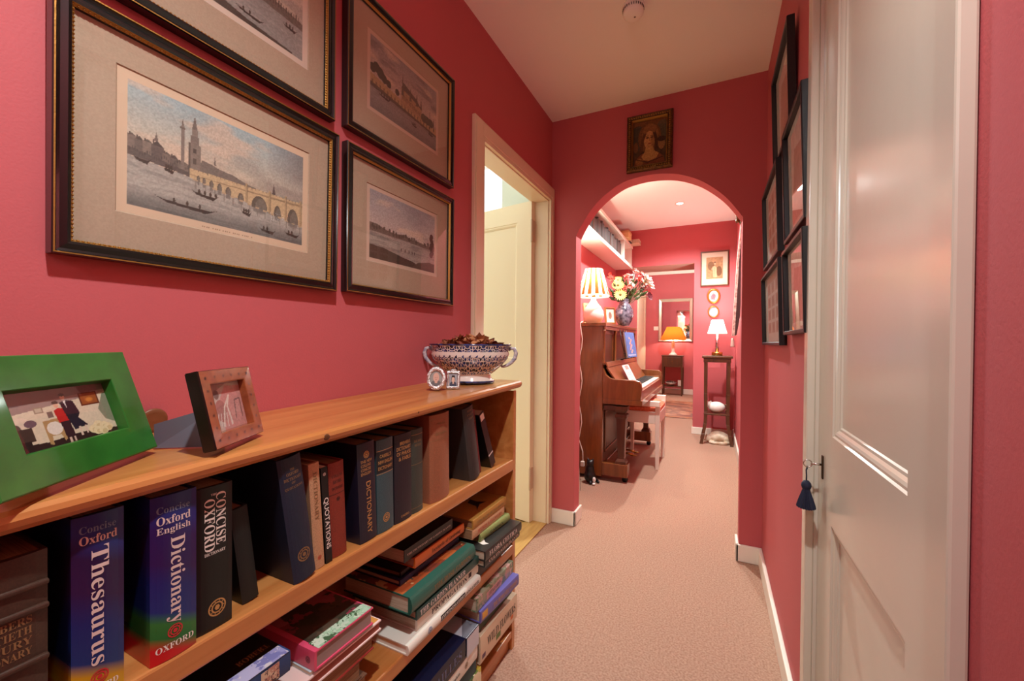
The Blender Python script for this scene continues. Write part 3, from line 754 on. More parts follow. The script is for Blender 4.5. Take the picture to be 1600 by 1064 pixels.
# ------------------------------------------------------------------ books
def book(name, label, M, t, D, Hh, cov, pages=None, bulge=.003, texts=(), group=None, soft=False, extra=None):
    """local: x thickness 0..t, y depth from the spine 0..D, z height 0..Hh"""
    root = thing(name, label, 'book', M, group)
    c = .0012 if soft else min(.0028, t * .16)
    prof = [(0, D), (0, bulge)]
    k = 8
    for i in range(k + 1):
        u = i / k; prof.append((t * u, bulge * (1 - math.sin(math.pi * u) ** .7) if bulge else 0))
    prof += [(t, D), (t - c, D), (t - c, bulge + c * 1.5), (c, bulge + c * 1.5), (c, D)]
    # drop duplicates
    pr = [prof[0]]
    for p in prof[1:]:
        if abs(p[0] - pr[-1][0]) + abs(p[1] - pr[-1][1]) > 1e-6: pr.append(p)
    MB().prism(pr, 0, Hh, 'z').build('cover', cov if isinstance(cov, list) else [cov], root)
    ins = .0 if soft else .003
    MB().box((c, bulge + c * 1.5, ins), (t - c, D - ins, Hh - ins)).build('pages', pages or page_mat, root)
    warp = lambda p: Vector((p[0], bulge * (1 - math.sin(math.pi * min(1, max(0, p[0] / t))) ** .7) - .0005 if bulge else -.0005, p[2]))
    by = {}
    for tx in texts:
        s_, m_ = tx[0], tx[1]; kind = tx[2]; mb = by.setdefault(({'ring': 'emblem', 'band': 'spine_band', 'patch': 'spine_label'}.get(kind, 'lettering'), m_.name), (MB(), m_))[0]
        if kind == 'down':      # (x centre, cap height, z top, length)
            xc, ch, zt, L = tx[3:7]; ser = tx[7] if len(tx) > 7 else False
            lettering(mb, s_, (xc - ch / 2, 0, zt), (0, 0, -1), (1, 0, 0), L, ch, ser, .01 if not ser else 0, warp=warp)
        elif kind == 'across':  # (x0, width, z bottom, height)
            x0, w_, zb, h_ = tx[3:7]; ser = tx[7] if len(tx) > 7 else False
            lettering(mb, s_, (x0, 0, zb), (1, 0, 0), (0, 0, 1), w_, h_, ser, .01 if not ser else 0, warp=warp)
        elif kind == 'ring':    # emblem: (x,z,r)
            x, z, r = tx[3:6]; n = 28
            for ra, rb in ((r, r * .84), (r * .66, r * .5)):
                v = [warp(Vector((x + q * math.cos(2 * math.pi * i / n), 0, z + q * 1.0 * math.sin(2 * math.pi * i / n)))) for q in (ra, rb) for i in range(n)]
                mb.add(v, [(i, (i + 1) % n, n + (i + 1) % n, n + i) for i in range(n)])
            for i in range(10):
                a = 2 * math.pi * i / 10; cc = Vector((x + r * .75 * math.cos(a), 0, z + r * .75 * math.sin(a)))
                mb.add([warp(cc + Vector((r * .07 * math.cos(b), 0, r * .07 * math.sin(b)))) for b in np.linspace(0, 2 * math.pi, 7)[:-1]], [list(range(6))])
            mb.add([warp(Vector((x + r * .3 * math.cos(b), 0, z + r * .34 * math.sin(b)))) for b in np.linspace(0, 2 * math.pi, 7)[:-1]], [list(range(6))])
        elif kind == 'band':    # (z0,z1)
            z0, z1 = tx[3:5]; n = 9
            v = [warp(Vector((t * i / (n - 1), 0, z))) for z in (z0, z1) for i in range(n)]
            mb.add([Vector((p[0], p[1] + .0002, p[2])) for p in v], [(i, i + 1, n + i + 1, n + i) for i in range(n - 1)])
        elif kind == 'patch':   # (x0,x1,z0,z1)
            x0, x1, z0, z1 = tx[3:7]; n = 5
            v = [warp(Vector((x0 + (x1 - x0) * i / (n - 1), 0, z))) for z in (z0, z1) for i in range(n)]
            mb.add([Vector((p[0], p[1] + .0002, p[2])) for p in v], [(i, i + 1, n + i + 1, n + i) for i in range(n - 1)])
    for (part, nm), (mb, m_) in by.items(): mb.build(part, m_, root, fix=False)
    if extra: extra(root)
    return root
gold_ink = mat('gold_ink', (196, 152, 92), .4, .3); pale_ink = mat('pale_ink', (222, 204, 196), .5); white_ink = mat('white_ink', (236, 228, 216), .5)
dark_ink = mat('dark_ink', (40, 26, 22), .6); red_ink = mat('red_ink', (190, 70, 44), .6); dim_gold = mat('faded_gold_ink', (138, 104, 66), .5); steel_ink = mat('blue_grey_ink', (110, 128, 158), .5)
def cloth(n, c, r=.55): return mat('cloth_' + n, c, r, noise=(500, tuple(int(x * .86) for x in c), (1, 1, 1)))
def upright(y, z, lean, xf):
    """spine faces +X; pivot at the lower near corner; lean in degrees, top towards the camera end"""
    a = R(lean); return frame_of((xf, y, z), (0, math.cos(a), math.sin(a)), (-1, 0, 0), (0, -math.sin(a), math.cos(a)))
MS = .6845
G = 'reference books standing on the middle shelf'
thes = ramp_mat('cover_thesaurus', [(0, (20, 18, 40)), (.05, (150, 40, 60)), (.10, (206, 168, 40)), (.17, (196, 150, 30)), (.24, (26, 52, 110)), (.45, (28, 40, 104)), (.62, (50, 26, 70)), (.8, (44, 24, 66)), (.93, (34, 50, 124)), (1, (34, 48, 116))], span=.215, slant=.5, rough=.25)
oxd = ramp_mat('cover_dictionary', [(0, (200, 34, 34)), (.10, (190, 32, 34)), (.17, (40, 110, 50)), (.26, (50, 116, 52)), (.33, (32, 48, 116)), (.5, (34, 38, 108)), (.62, (48, 26, 84)), (.82, (46, 28, 90)), (.93, (38, 46, 122)), (1, (36, 44, 116))], span=.215, slant=.5, rough=.25)
def raised_bands(root):
    for z in (.035, .075, .13, .155):
        MB().box((.0, -.003, z), (.074, .004, z + .006)).build('raised_band', cloth('brown_leather', (74, 52, 40), .4), root, bevel=.002)
book('encyclopaedic_dictionary', 'thick dark brown leather dictionary with raised bands, cut off by the left edge', upright(.104, MS, 0, -.640), .074, .2, .192, cloth('brown_leather', (74, 52, 40), .4), page_dark, .004,
     [('CHAMBERS', dim_gold, 'across', .012, .05, .120, .008, True), ('TWENTIETH', dim_gold, 'across', .012, .05, .109, .008, True), ('CENTURY', dim_gold, 'across', .012, .05, .098, .008, True), ('DICTIONARY', dim_gold, 'across', .012, .05, .087, .008, True)], G, extra=raised_bands)
book('thesaurus', 'glossy dark blue thesaurus with a yellow diagonal band at its foot', upright(.195, MS, 0, -.638), .046, .2, .216, thes, page_mat, .003,
     [('Thesaurus', pale_ink, 'down', .0235, .0155, .178, .138, True), ('Oxford', pale_ink, 'across', .006, .033, .183, .010, True), ('Concise', steel_ink, 'across', .006, .032, .196, .0085, True), ('OXFORD', white_ink, 'across', .006, .034, .008, .007, True), ('', mat('crimson_ink', (200, 40, 50), .5), 'ring', .023, .025, .008)], G)
book('english_dictionary', 'glossy dark blue dictionary with green and red bands at its foot', upright(.265, MS, 0, -.634), .052, .2, .2155, oxd, page_mat, .003,
     [('Dictionary', pale_ink, 'down', .027, .021, .159, .115, True), ('English', pale_ink, 'across', .006, .038, .164, .011, True), ('Oxford', pale_ink, 'across', .006, .038, .178, .011, True), ('Concise', steel_ink, 'across', .006, .037, .193, .009, True), ('OXFORD', white_ink, 'across', .005, .043, .013, .008, True), ('', mat('crimson_ink', (200, 40, 50), .5), 'ring', .026, .0345, .0085)], G)
book('black_dictionary', 'plain black dictionary with cream capitals and a round gold emblem on its spine', upright(.3205, MS, 0, -.643), .048, .19, .2075, mat('black_jacket', (19, 18, 18), .3), page_mat, .002,
     [('CONCISE', white_ink, 'down', .0315, .0135, .197, .076, True), ('OXFORD', white_ink, 'down', .0165, .0135, .190, .075, True), ('DICTIONARY', white_ink, 'across', .010, .028, .109, .0045, True), ('THE', white_ink, 'across', .018, .008, .194, .003, True), ('', gold_ink, 'ring', .0265, .030, .012)], G)
book('green_black_book', 'short plain dark green book leaning between the black dictionary and the blue quotation book', upright(.394, MS, 7, -.66), .026, .17, .156, cloth('dark_green', (22, 26, 24)), page_dark, .002, [], G)
book('quotation_dictionary', 'big navy cloth book of quotations leaning left with a round gold crest', upright(.4655, MS, 8.5, -.633), .043, .2, .222, cloth('navy', (27, 38, 60)), page_dark, .005,
     [('THE', dim_gold, 'across', .018, .008, .199, .004, True), ('OXFORD', dim_gold, 'across', .011, .022, .191, .0055, True), ('DICTIONARY', dim_gold, 'across', .006, .032, .182, .0055, True), ('OF', dim_gold, 'across', .018, .007, .1755, .004, True), ('QUOTATIONS', dim_gold, 'across', .006, .032, .166, .0055, True), ('', dim_gold, 'ring', .0225, .045, .012)], G)
book('torn_jacket_book', 'book in a torn pale buff paper jacket beside the navy quotation book', upright(.5115, MS, 4, -.644), .022, .15, .196, cloth('buff', (206, 160, 118), .7), page_dark, .002,
     [('DICTIONARY', dim_gold, 'down', .011, .008, .18, .09, True), ('', red_ink, 'ring', .011, .02, .004)], G)
book('thin_quotations_book', 'thin black paperback with big white capitals on its spine', upright(.536, MS, 4, -.645), .0145, .13, .183, mat('black_jacket', (19, 18, 18), .3), page_mat, .0,
     [('QUOTATIONS', white_ink, 'down', .0072, .0115, .125, .098), ('', white_ink, 'ring', .0072, .17, .003)], G, True)
book('red_cloth_book', 'faded red cloth book with dark lettering between the quotations and the navy dictionary', upright(.5535, MS, 3, -.648), .036, .15, .184, cloth('faded_red', (142, 52, 34)), page_dark, .003,
     [('COLLINS', dark_ink, 'across', .006, .024, .155, .006, True), ('HOME', dark_ink, 'across', .008, .02, .143, .007, True), ('DICTIONARY', dark_ink, 'across', .005, .026, .131, .006, True), ('', dark_ink, 'band', .122, .123), ('', dark_ink, 'ring', .018, .112, .004)], G)
book('navy_dictionary', 'navy dictionary with large copper capitals running down its spine', upright(.6175, MS, 3, -.642), .047, .2, .207, cloth('deep_navy', (30, 26, 46), .4), page_dark, .002,
     [('DICTIONARY', gold_ink, 'down', .026, .0125, .125, .110), ('THE', gold_ink, 'across', .007, .014, .1655, .006), ('COLLINS', gold_ink, 'across', .008, .026, .157, .006), ('CONCISE', gold_ink, 'across', .008, .026, .1485, .006), ('ENGLISH', gold_ink, 'across', .008, .026, .140, .006), ('NEW', gold_ink, 'across', .024, .014, .1655, .006), ('', gold_ink, 'ring', .023, .182, .0075)], G)
teal_c = cloth('slate_teal', (58, 86, 92), .5)
book('teal_dictionary', 'slate teal dictionary with a black title panel and round gold monogram', upright(.6668, MS, 1.5, -.642), .050, .19, .2035, teal_c, page_dark, .003,
     [('', mat('label_black', (28, 26, 28), .5), 'band', .132, .178), ("CASSELL'S", gold_ink, 'across', .008, .034, .164, .0075), ('NEW ENGLISH', gold_ink, 'across', .004, .042, .151, .0075), ('DICTIONARY', gold_ink, 'across', .004, .042, .138, .0075), ('', gold_ink, 'band', .1795, .1805), ('', gold_ink, 'band', .129, .130), ('', gold_ink, 'ring', .025, .030, .010)], G)
book('phrase_dictionary', 'purple black cloth dictionary with copper capitals at the top of its spine', upright(.7205, MS, 1, -.642), .058, .19, .203, cloth('purple_black', (34, 27, 38)), page_dark, .003,
     [("BREWER'S", gold_ink, 'across', .016, .036, .178, .008), ('DICTIONARY', gold_ink, 'across', .006, .048, .166, .0085), ('OF PHRASE', gold_ink, 'across', .006, .048, .154, .0085), ('& FABLE', gold_ink, 'across', .012, .042, .142, .0085), ('CASSELL', gold_ink, 'across', .018, .03, .010, .005)], G)
book('dark_green_book', 'worn dark grey green cloth book between the purple dictionary and the tan leather book', upright(.7815, MS, .8, -.645), .044, .17, .204, cloth('grey_green', (62, 68, 60)), page_dark, .004,
     [('', dim_gold, 'band', .190, .192), ('THE BOOK', dim_gold, 'across', .008, .028, .172, .006, True), ('OF DAYS', dim_gold, 'across', .010, .024, .162, .006, True), ('', dim_gold, 'band', .118, .119), ('', dim_gold, 'band', .012, .013)], G)
book('tan_leather_book', 'thick tan suede book, the palest and widest on the middle shelf', upright(.853, MS, 1.2, -.640), .086, .2, .227, cloth('tan_leather', (162, 98, 66), .7), page_dark, .008,
     [('QUOTATIONS', dim_gold, 'across', .018, .05, .172, .008, True), ('THE BOOK', dim_gold, 'across', .024, .038, .200, .006, True), ('OF', dim_gold, 'across', .036, .014, .188, .006, True), ('', dim_gold, 'band', .160, .161), ('', dim_gold, 'band', .216, .217)], G)
book('grey_paperback', 'thin grey paperback with pale stripes leaning behind the tan book', upright(.958, MS, 5, -.70), .028, .14, .198, cloth('grey_jacket', (84, 78, 66)), page_mat, .0,
     [('', pale_ink, 'band', .075, .078), ('', pale_ink, 'band', .068, .070), ('L', pale_ink, 'across', .008, .012, .02, .016)], G, True)
book('black_cloth_book', 'big worn black cloth book leaning left near the end of the middle shelf', upright(1.047, MS, 12, -.640), .058, .2, .226, cloth('charcoal', (56, 50, 48)), page_dark, .008,
     [('BOOK OF', dim_gold, 'across', .016, .03, .212, .006, True), ('ENGLISH', dim_gold, 'across', .014, .034, .200, .006, True), ('VERSE', dim_gold, 'across', .018, .026, .188, .006, True)], G)
book('maroon_book', 'slim maroon book leaning behind the big black cloth book', upright(1.1165, MS, 12.5, -.662), .026, .16, .21, cloth('maroon', (112, 30, 34)), page_dark, .003,
     [('BOOK', dim_gold, 'across', .006, .016, .180, .006, True), ('OF SONGS', dim_gold, 'across', .004, .02, .170, .006, True)], G)
book('leaning_black_paperback', 'black paperback leaning hard to the left, last book on the middle shelf', upright(1.192, MS, 24, -.655), .030, .14, .205, mat('black_jacket', (19, 18, 18), .3), page_mat, .0,
     [('', white_ink, 'patch', .004, .026, .178, .200), ('', pale_ink, 'band', .045, .050)], G, True)

# ---- flat stacks ----------------------------------------------------
def flat(y0, z0, xf, yaw=0.0, edge_out=False):
    """lying face up; spine towards +X; near end at y0; yaw swings the far end outwards"""
    a = R(yaw); d = Vector((math.sin(a), math.cos(a), 0)); inn = Vector((-math.cos(a), math.sin(a), 0))
    return frame_of((xf, y0, z0), (0, 0, 1), inn, -d), d
def lie(name, label, y0, y1, z0, z1, xf, D, cov, texts=(), pages=None, yaw=0, bulge=.0015, soft=False, group=None, page_out=False, extra=None):
    L = y1 - y0; a = R(yaw); d = Vector((math.sin(a), math.cos(a), 0)); inn = Vector((-math.cos(a), math.sin(a), 0))
    t = z1 - z0 - .0004
    if page_out:   # spine towards the wall, page edges towards us
        M = frame_of(Vector((xf, y0, z0)) + inn * D, (0, 0, 1), -inn, d)
    else:
        M = frame_of(Vector((xf, y0, z0)) + d * L, (0, 0, 1), inn, -d)
        # local z runs from the far end towards the near end
    tx = []
    for q in texts:
        tx.append(q)
    return book(name, label, M, t, D, L, cov, pages, bulge, tx, group, soft, extra)
def T(s, m, L, t, f0, f1, frac=.55, ser=True):
    """title along a lying spine from fraction f0 (near) to f1 (far)"""
    return (s, m, 'down', t / 2, t * frac, L * (1 - f0), L * (f1 - f0), ser)
GS = 'books lying in stacks on the lower shelf'
flora = blotch_mat('floral_print', [(38, 34, 30), (52, 44, 36), (86, 60, 56), (44, 58, 40), (150, 70, 84), (60, 48, 42), (112, 76, 66), (40, 40, 34)], 26)
# far stack
lie('dark_hidden_book', 'dark book at the foot of the far stack on the lower shelf', 1.06, 1.30, .3805, .424, -.635, .2, cloth('charcoal', (56, 50, 48)), (), page_mat, group=GS)
lie('dark_plant_book', 'thin black book with pale lettering under the big wild flower volume in the far stack', 1.068, 1.300, .4245, .446, -.606, .21, mat('black_jacket', (19, 18, 18), .3), [T('CULTIVATED PLANTS', pale_ink, .232, .021, .1, .95, .45)], page_mat, 1.5, group=GS)
def leaf_patch(root):
    MB().add([(.0296, .03, .205), (.0296, .05, .20), (.0296, .062, .185), (.0296, .045, .175), (.0296, .032, .188), (.0296, .018, .19)], [(0, 1, 2, 3, 4, 5)]).build('cover_picture', white_ink, root)
lie('black_flora_book', 'black illustrated plant book with a white leaf on its cover, in the far stack', 1.064, 1.302, .4465, .476, -.602, .2, mat('grey_black_jacket', (44, 42, 40), .3), [T('FLORA CELTICA', pale_ink, .246, .029, .12, .86, .5)], page_mat, 2, group=GS, extra=leaf_patch)
lie('pale_green_book', 'pale green cloth book lying askew in the far stack', 1.105, 1.285, .4765, .503, -.643, .13, cloth('pale_green', (150, 160, 92)), [T('GARDEN', dark_ink, .18, .026, .3, .75, .3)], page_dark, 4, bulge=.004, group=GS)
lie('pink_cream_book', 'cream paperback with red lettering, second from the top of the far stack', 1.060, 1.270, .5035, .533, -.645, .16, cloth('cream', (214, 166, 122), .7), [T('HERBS & FLOWERS', red_ink, .21, .029, .15, .9, .35)], page_dark, group=GS, soft=True)
def bird(root):
    mb = MB(); z = .0278
    mb.add([(z, .03, .15), (z, .05, .12), (z, .09, .11), (z, .10, .08), (z, .07, .085), (z, .04, .07), (z, .05, .10)], [(0, 1, 2, 3, 4, 5, 6)]); mb.build('cover_picture', dark_ink, root)
lie('yellow_bird_book', 'mustard book with a dark figure on its cover, top of the far stack', 1.062, 1.282, .5335, .561, -.644, .17, cloth('mustard', (190, 134, 60)), [T('THE BOOK OF SEA BIRDS', dim_gold, .22, .027, .1, .9, .3)], page_dark, group=GS, extra=bird)
# middle stack
lie('pond_guide', 'slim white pond and river guide with a black title block, bottom of the middle stack', .738, 1.062, .3805, .404, -.617, .21, mat('white_jacket', (228, 220, 206), .3), [('', mat('label_black', (28, 26, 28), .5), 'patch', .004, .019, .085, .20), T('EYEWITNESS GUIDES', white_ink, .317, .023, .38, .72, .38), T('POND & RIVER', dark_ink, .317, .023, .745, .96, .40), ('', steel_ink, 'ring', .0115, .245, .008)], mat('white_pages', (232, 226, 212), .6), 0, bulge=.004, group=GS)
lie('propagation_book', 'white spined gardening book with a green cover edge in the middle stack', .785, 1.072, .4045, .440, -.632, .21, ramp_mat('cover_white_green', [(0, (226, 220, 206)), (.70, (226, 220, 206)), (.72, (52, 116, 60)), (1, (52, 116, 60))], axis=0, span=.036, const=True, rough=.3), [T('PROPAGATION', dark_ink, .287, .026, .2, .78, .55), ('', dark_ink, 'patch', .008, .022, .04, .055)], page_mat, group=GS)
lie('garden_planner_book', 'dark green gardening book with pale lettering, third from the bottom of the middle stack', .773, 1.058, .4405, .463, -.622, .21, cloth('bottle_green', (34, 70, 62), .35), [T('THE GARDEN PLANNER', pale_ink, .285, .022, .04, .74, .62)], page_mat, group=GS)
orangefl = blotch_mat('autumn_print', [(150, 70, 36), (176, 92, 46), (92, 52, 32), (200, 150, 104), (120, 56, 40), (70, 60, 50)], 34)
lie('rose_book', 'green spined book with an autumn patterned cover, widest in the middle stack', .752, 1.036, .4635, .506, -.620, .22, ramp_mat('cover_rose', [(0, (44, 92, 78)), (.9, (44, 92, 78)), (1, (44, 92, 78))], axis=0, span=.04, rough=.3), [T('THE ROSE GARDEN', dim_gold, .284, .042, .3, .9, .3)], page_mat, bulge=.008, group=GS,
    extra=lambda r: MB().box((.0418, .03, .002), (.0424, .216, .282)).build('cover_picture', orangefl, r))
lie('navy_thin_book', 'thin dark navy book under the orange spined one in the middle stack', .775, 1.03, .5065, .521, -.675, .2, cloth('dark_navy', (34, 36, 70), .35), (), page_mat, 0, group=GS)
lie('slate_thin_book', 'thin black edged book lying above the autumn patterned cover', .785, 1.02, .5215, .535, -.682, .19, mat('black_jacket', (19, 18, 18), .3), (), page_dark, -2, group=GS)
lie('orange_spined_book', 'black book with a bright orange spine near the top of the middle stack', .812, 1.035, .5355, .562, -.660, .19, mat('orange_jacket', (200, 96, 40), .4), [T('Encyclopedia', dark_ink, .223, .026, .3, .55, .5), T('of Gardening', dark_ink, .223, .026, .58, .9, .5)], page_mat, 0, group=GS,
    extra=lambda r: MB().box((.0258, .006, .001), (.0264, .186, .222)).build('front_board', mat('black_jacket', (19, 18, 18), .3), r))
lie('black_top_paperback', 'black paperback with thin white lettering, top of the middle stack', .780, .985, .5625, .594, -.668, .14, mat('black_jacket', (19, 18, 18), .3), [T('THE DICTIONARY OF GARDEN PLANTS', pale_ink, .205, .031, .05, .95, .16)], page_mat, 0, soft=True, bulge=0, group=GS)
# near stack
lie('brown_bottom_volume', 'brown paged volume at the foot of the near stack', .430, .622, .3805, .424, -.628, .2, cloth('umber', (110, 72, 50)), (), page_dark, page_out=True, group=GS)
lie('brown_middle_volume', 'brown paged volume in the middle of the near stack', .435, .608, .4245, .462, -.632, .2, cloth('brown_board', (96, 60, 40)), (), page_dark, 1, page_out=True, group=GS)
lie('red_edged_volume', 'brown paged volume with red board edges under the pale pink catalogue', .430, .640, .4625, .494, -.624, .21, mat('red_board', (150, 44, 38), .4), (), page_dark, -1, page_out=True, group=GS)
def orange_end(root):
    MB().box((.0208, .005, .150), (.0212, .195, .198)).build('cover_picture', mat('orange_print', (206, 142, 70), .4), root)
lie('pink_catalogue', 'pale pink catalogue with an orange patch at one end, in the near stack', .455, .655, .4945, .516, -.622, .2, mat('pink_white_jacket', (236, 206, 198), .3), (), mat('red_page_edges', (150, 76, 58), .7), 0, page_out=True, group=GS, extra=orange_end)
lie('thin_blue_booklet', 'thin pale blue booklet under the flowery book in the near stack', .488, .632, .5165, .5235, -.626, .19, mat('pale_blue_jacket', (190, 210, 214), .3), (), page_mat, 1.5, page_out=True, soft=True, bulge=0, group=GS)
floral_top = blotch_mat('floral_cover', [(60, 50, 40), (52, 58, 40), (140, 60, 74), (86, 70, 56), (170, 84, 100), (70, 60, 48), (46, 50, 36)], 30)
mint = blotch_mat('mint_cover', [(170, 196, 170), (150, 186, 152), (196, 206, 186), (70, 96, 66), (184, 200, 178)], 70)
# the flowery book has its pink spine towards the camera end
Mf = frame_of((-.618, .490, .5240), (0, 0, 1), (0, 1, 0), (-1, 0, 0))
def floral_extra2(r):
    t = .0345
    MB().box((t, .012, .004), (t + .0005, .134, .188)).build('cover_picture', floral_top, r)
    MB().box((t + .0003, .010, .0015), (t + .0009, .136, .028)).build('cover_strip', mint, r)
book('flowery_book', 'flower patterned book with a bright pink spine, top of the near stack', Mf, .0345, .138, .19, mat('pink_spine', (214, 76, 108), .35), mat('grey_pages', (150, 128, 120), .7), .001, [('', mat('plum_ink', (110, 40, 60), .5), 'ring', .017, .016, .006)], GS, extra=floral_extra2)
# nearest stack, mostly out of view
for k, (za, zb, cc) in enumerate(((.3805, .44, (70, 62, 58)), (.4405, .50, (96, 84, 74)), (.5005, .556, (60, 58, 66)))):
    lie('nearest_stack_book', ('grey brown book at the foot of the nearest stack, under the lilac one', 'light brown book second from the foot of the nearest stack', 'dark grey book directly under the lilac and blue book')[k], .20 + .01 * k, .425 - .004 * k, za, zb, -.632, .2, cloth('stack_%d' % k, cc), (), page_mat, group=GS)
def lilac(r):
    t = .0336
    MB().box((t, .0, .003), (t + .0005, .028, .225)).build('cover_strip', blotch_mat('lilac_lit_cover', [(150, 150, 196), (176, 174, 206), (120, 122, 176), (206, 200, 206)], 40), r)  # lit front strip of the cover, painted in as a paler colour
    MB().add([(.004, -.0008, .02), (.030, -.0008, .02), (.030, -.0008, .05), (.004, -.0008, .05)], [(0, 1, 2, 3)]).build('spine_picture', blotch_mat('spine_cameo', [(214, 190, 160), (190, 140, 120), (90, 60, 60)], 90), r)
    mb = MB(); lettering(mb, 'ROBERT', (t + .0006, .05, .06), (0, 0, -1), (0, -1, 0), .05, .012, True); 
    for i, v in enumerate(mb.v): mb.v[i] = v
    mb.build('lettering', dim_gold, r, fix=False)
lie('blue_spined_book', 'book with a blue spine and lilac cover, painted black where it lies in shade, on top of the nearest stack', .215, .448, .5565, .5905, -.622, .2, mat('blue_jacket', (40, 66, 112), .35), (), page_mat, 0, group=GS, extra=lambda r: (lilac(r), MB().box((.0336, .028, .001), (.0340, .199, .232)).build('front_board', mat('black_jacket', (19, 18, 18), .3), r)))  # black layer paints the shadow over the rest of the cover
# bottom shelf
GB = 'books lying in stacks on the bottom shelf'
lie('bottom_dark_book', 'dark book at the foot of the far bottom stack, under the beige wild flower book', 1.06, 1.29, .0705, .138, -.66, .2, cloth('charcoal', (56, 50, 48)), (), page_mat, group=GB)
lie('wild_flower_book', 'thick beige wild flower book with flowers scattered on its spine', 1.055, 1.300, .1385, .222, -.612, .2, mat('beige_jacket', (214, 186, 156), .4), [('WILD', dark_ink, 'down', .045, .026, .205, .07, True), ('FLOWERS', dark_ink, 'down', .045, .026, .125, .11, True), ('', mat('label_green_print', (96, 120, 60), .5), 'patch', .012, .030, .12, .15), ('', mat('label_orange_print', (206, 110, 50), .5), 'patch', .016, .030, .03, .05), ('', mat('label_plum_print', (90, 60, 90), .5), 'patch', .010, .024, .215, .235)], page_mat, 1, group=GB)
lie('moss_book', 'dark moss green book between the beige and the violet ones', 1.065, 1.295, .2225, .262, -.625, .2, cloth('moss', (64, 74, 50)), (), page_dark, group=GB)
lie('violet_book', 'violet blue spined book poking out of the far bottom stack', 1.055, 1.288, .2625, .298, -.612, .2, mat('violet_jacket', (104, 98, 170), .35), [T('THE ROMANTIC GARDEN', gold_ink, .233, .035, .3, .95, .4), ('', mat('label_gold_print', (214, 160, 70), .5), 'patch', .006, .028, .195, .225)], page_mat, 4, group=GB)
lie('cottage_garden_book', 'green flowery book with pink roses on its spine, top of the far bottom stack', 1.045, 1.290, .2985, .338, -.618, .2, blotch_mat('rose_jacket', [(120, 124, 96), (150, 146, 120), (176, 130, 116), (96, 106, 74), (190, 150, 140), (130, 132, 108)], 45), [('', mat('label_pink', (206, 150, 144), .5), 'patch', .008, .030, .09, .19), T('COTTAGE GARDEN', dark_ink, .245, .039, .28, .6, .3)], page_mat, 0, group=GB)
lie('yellow_green_book', 'yellow and green pictured book, lowest one showing in the near bottom stack', .80, 1.060, .0705, .132, -.612, .2, blotch_mat('parrot_jacket', [(196, 176, 70), (110, 130, 60), (220, 206, 170), (70, 84, 44)], 22), (), page_mat, group=GB)
lie('teal_book', 'dark teal book under the white spined one in the near bottom stack', .76, 1.035, .1325, .180, -.615, .2, cloth('teal', (44, 72, 76)), (), page_mat, group=GB)
lie('white_spined_book', 'white spined book with small black lettering in the near bottom stack', .72, 1.030, .1805, .222, -.608, .21, mat('white_jacket', (228, 220, 206), .3), [T('garden', dark_ink, .31, .04, .55, .7, .3), ('', dim_gold, 'ring', .02, .06, .008)], page_mat, group=GB)
def silver_end(r): 
    MB().box((.0556, .0, .0015), (.0561, .199, .066)).build('cover_strip', mat('silver_jacket', (196, 196, 204), .3), r)
    MB().add([(.001, -.0022, .002), (.055, -.0022, .002), (.055, -.0022, .066), (.001, -.0022, .066)], [(0, 1, 2, 3)]).build('spine_border', mat('silver_jacket', (196, 196, 204), .3), r)
lie('big_navy_book', 'big navy picture book with a silver white end, top of the near bottom stack', .66, 1.032, .2225, .279, -.606, .22, mat('navy_gloss_jacket', (17, 20, 44), .18), [('VERSAILLES', mat('navy_ink', (96, 100, 130), .4), 'down', .028, .024, .29, .2, True)], page_mat, 0, group=GB, extra=silver_end)
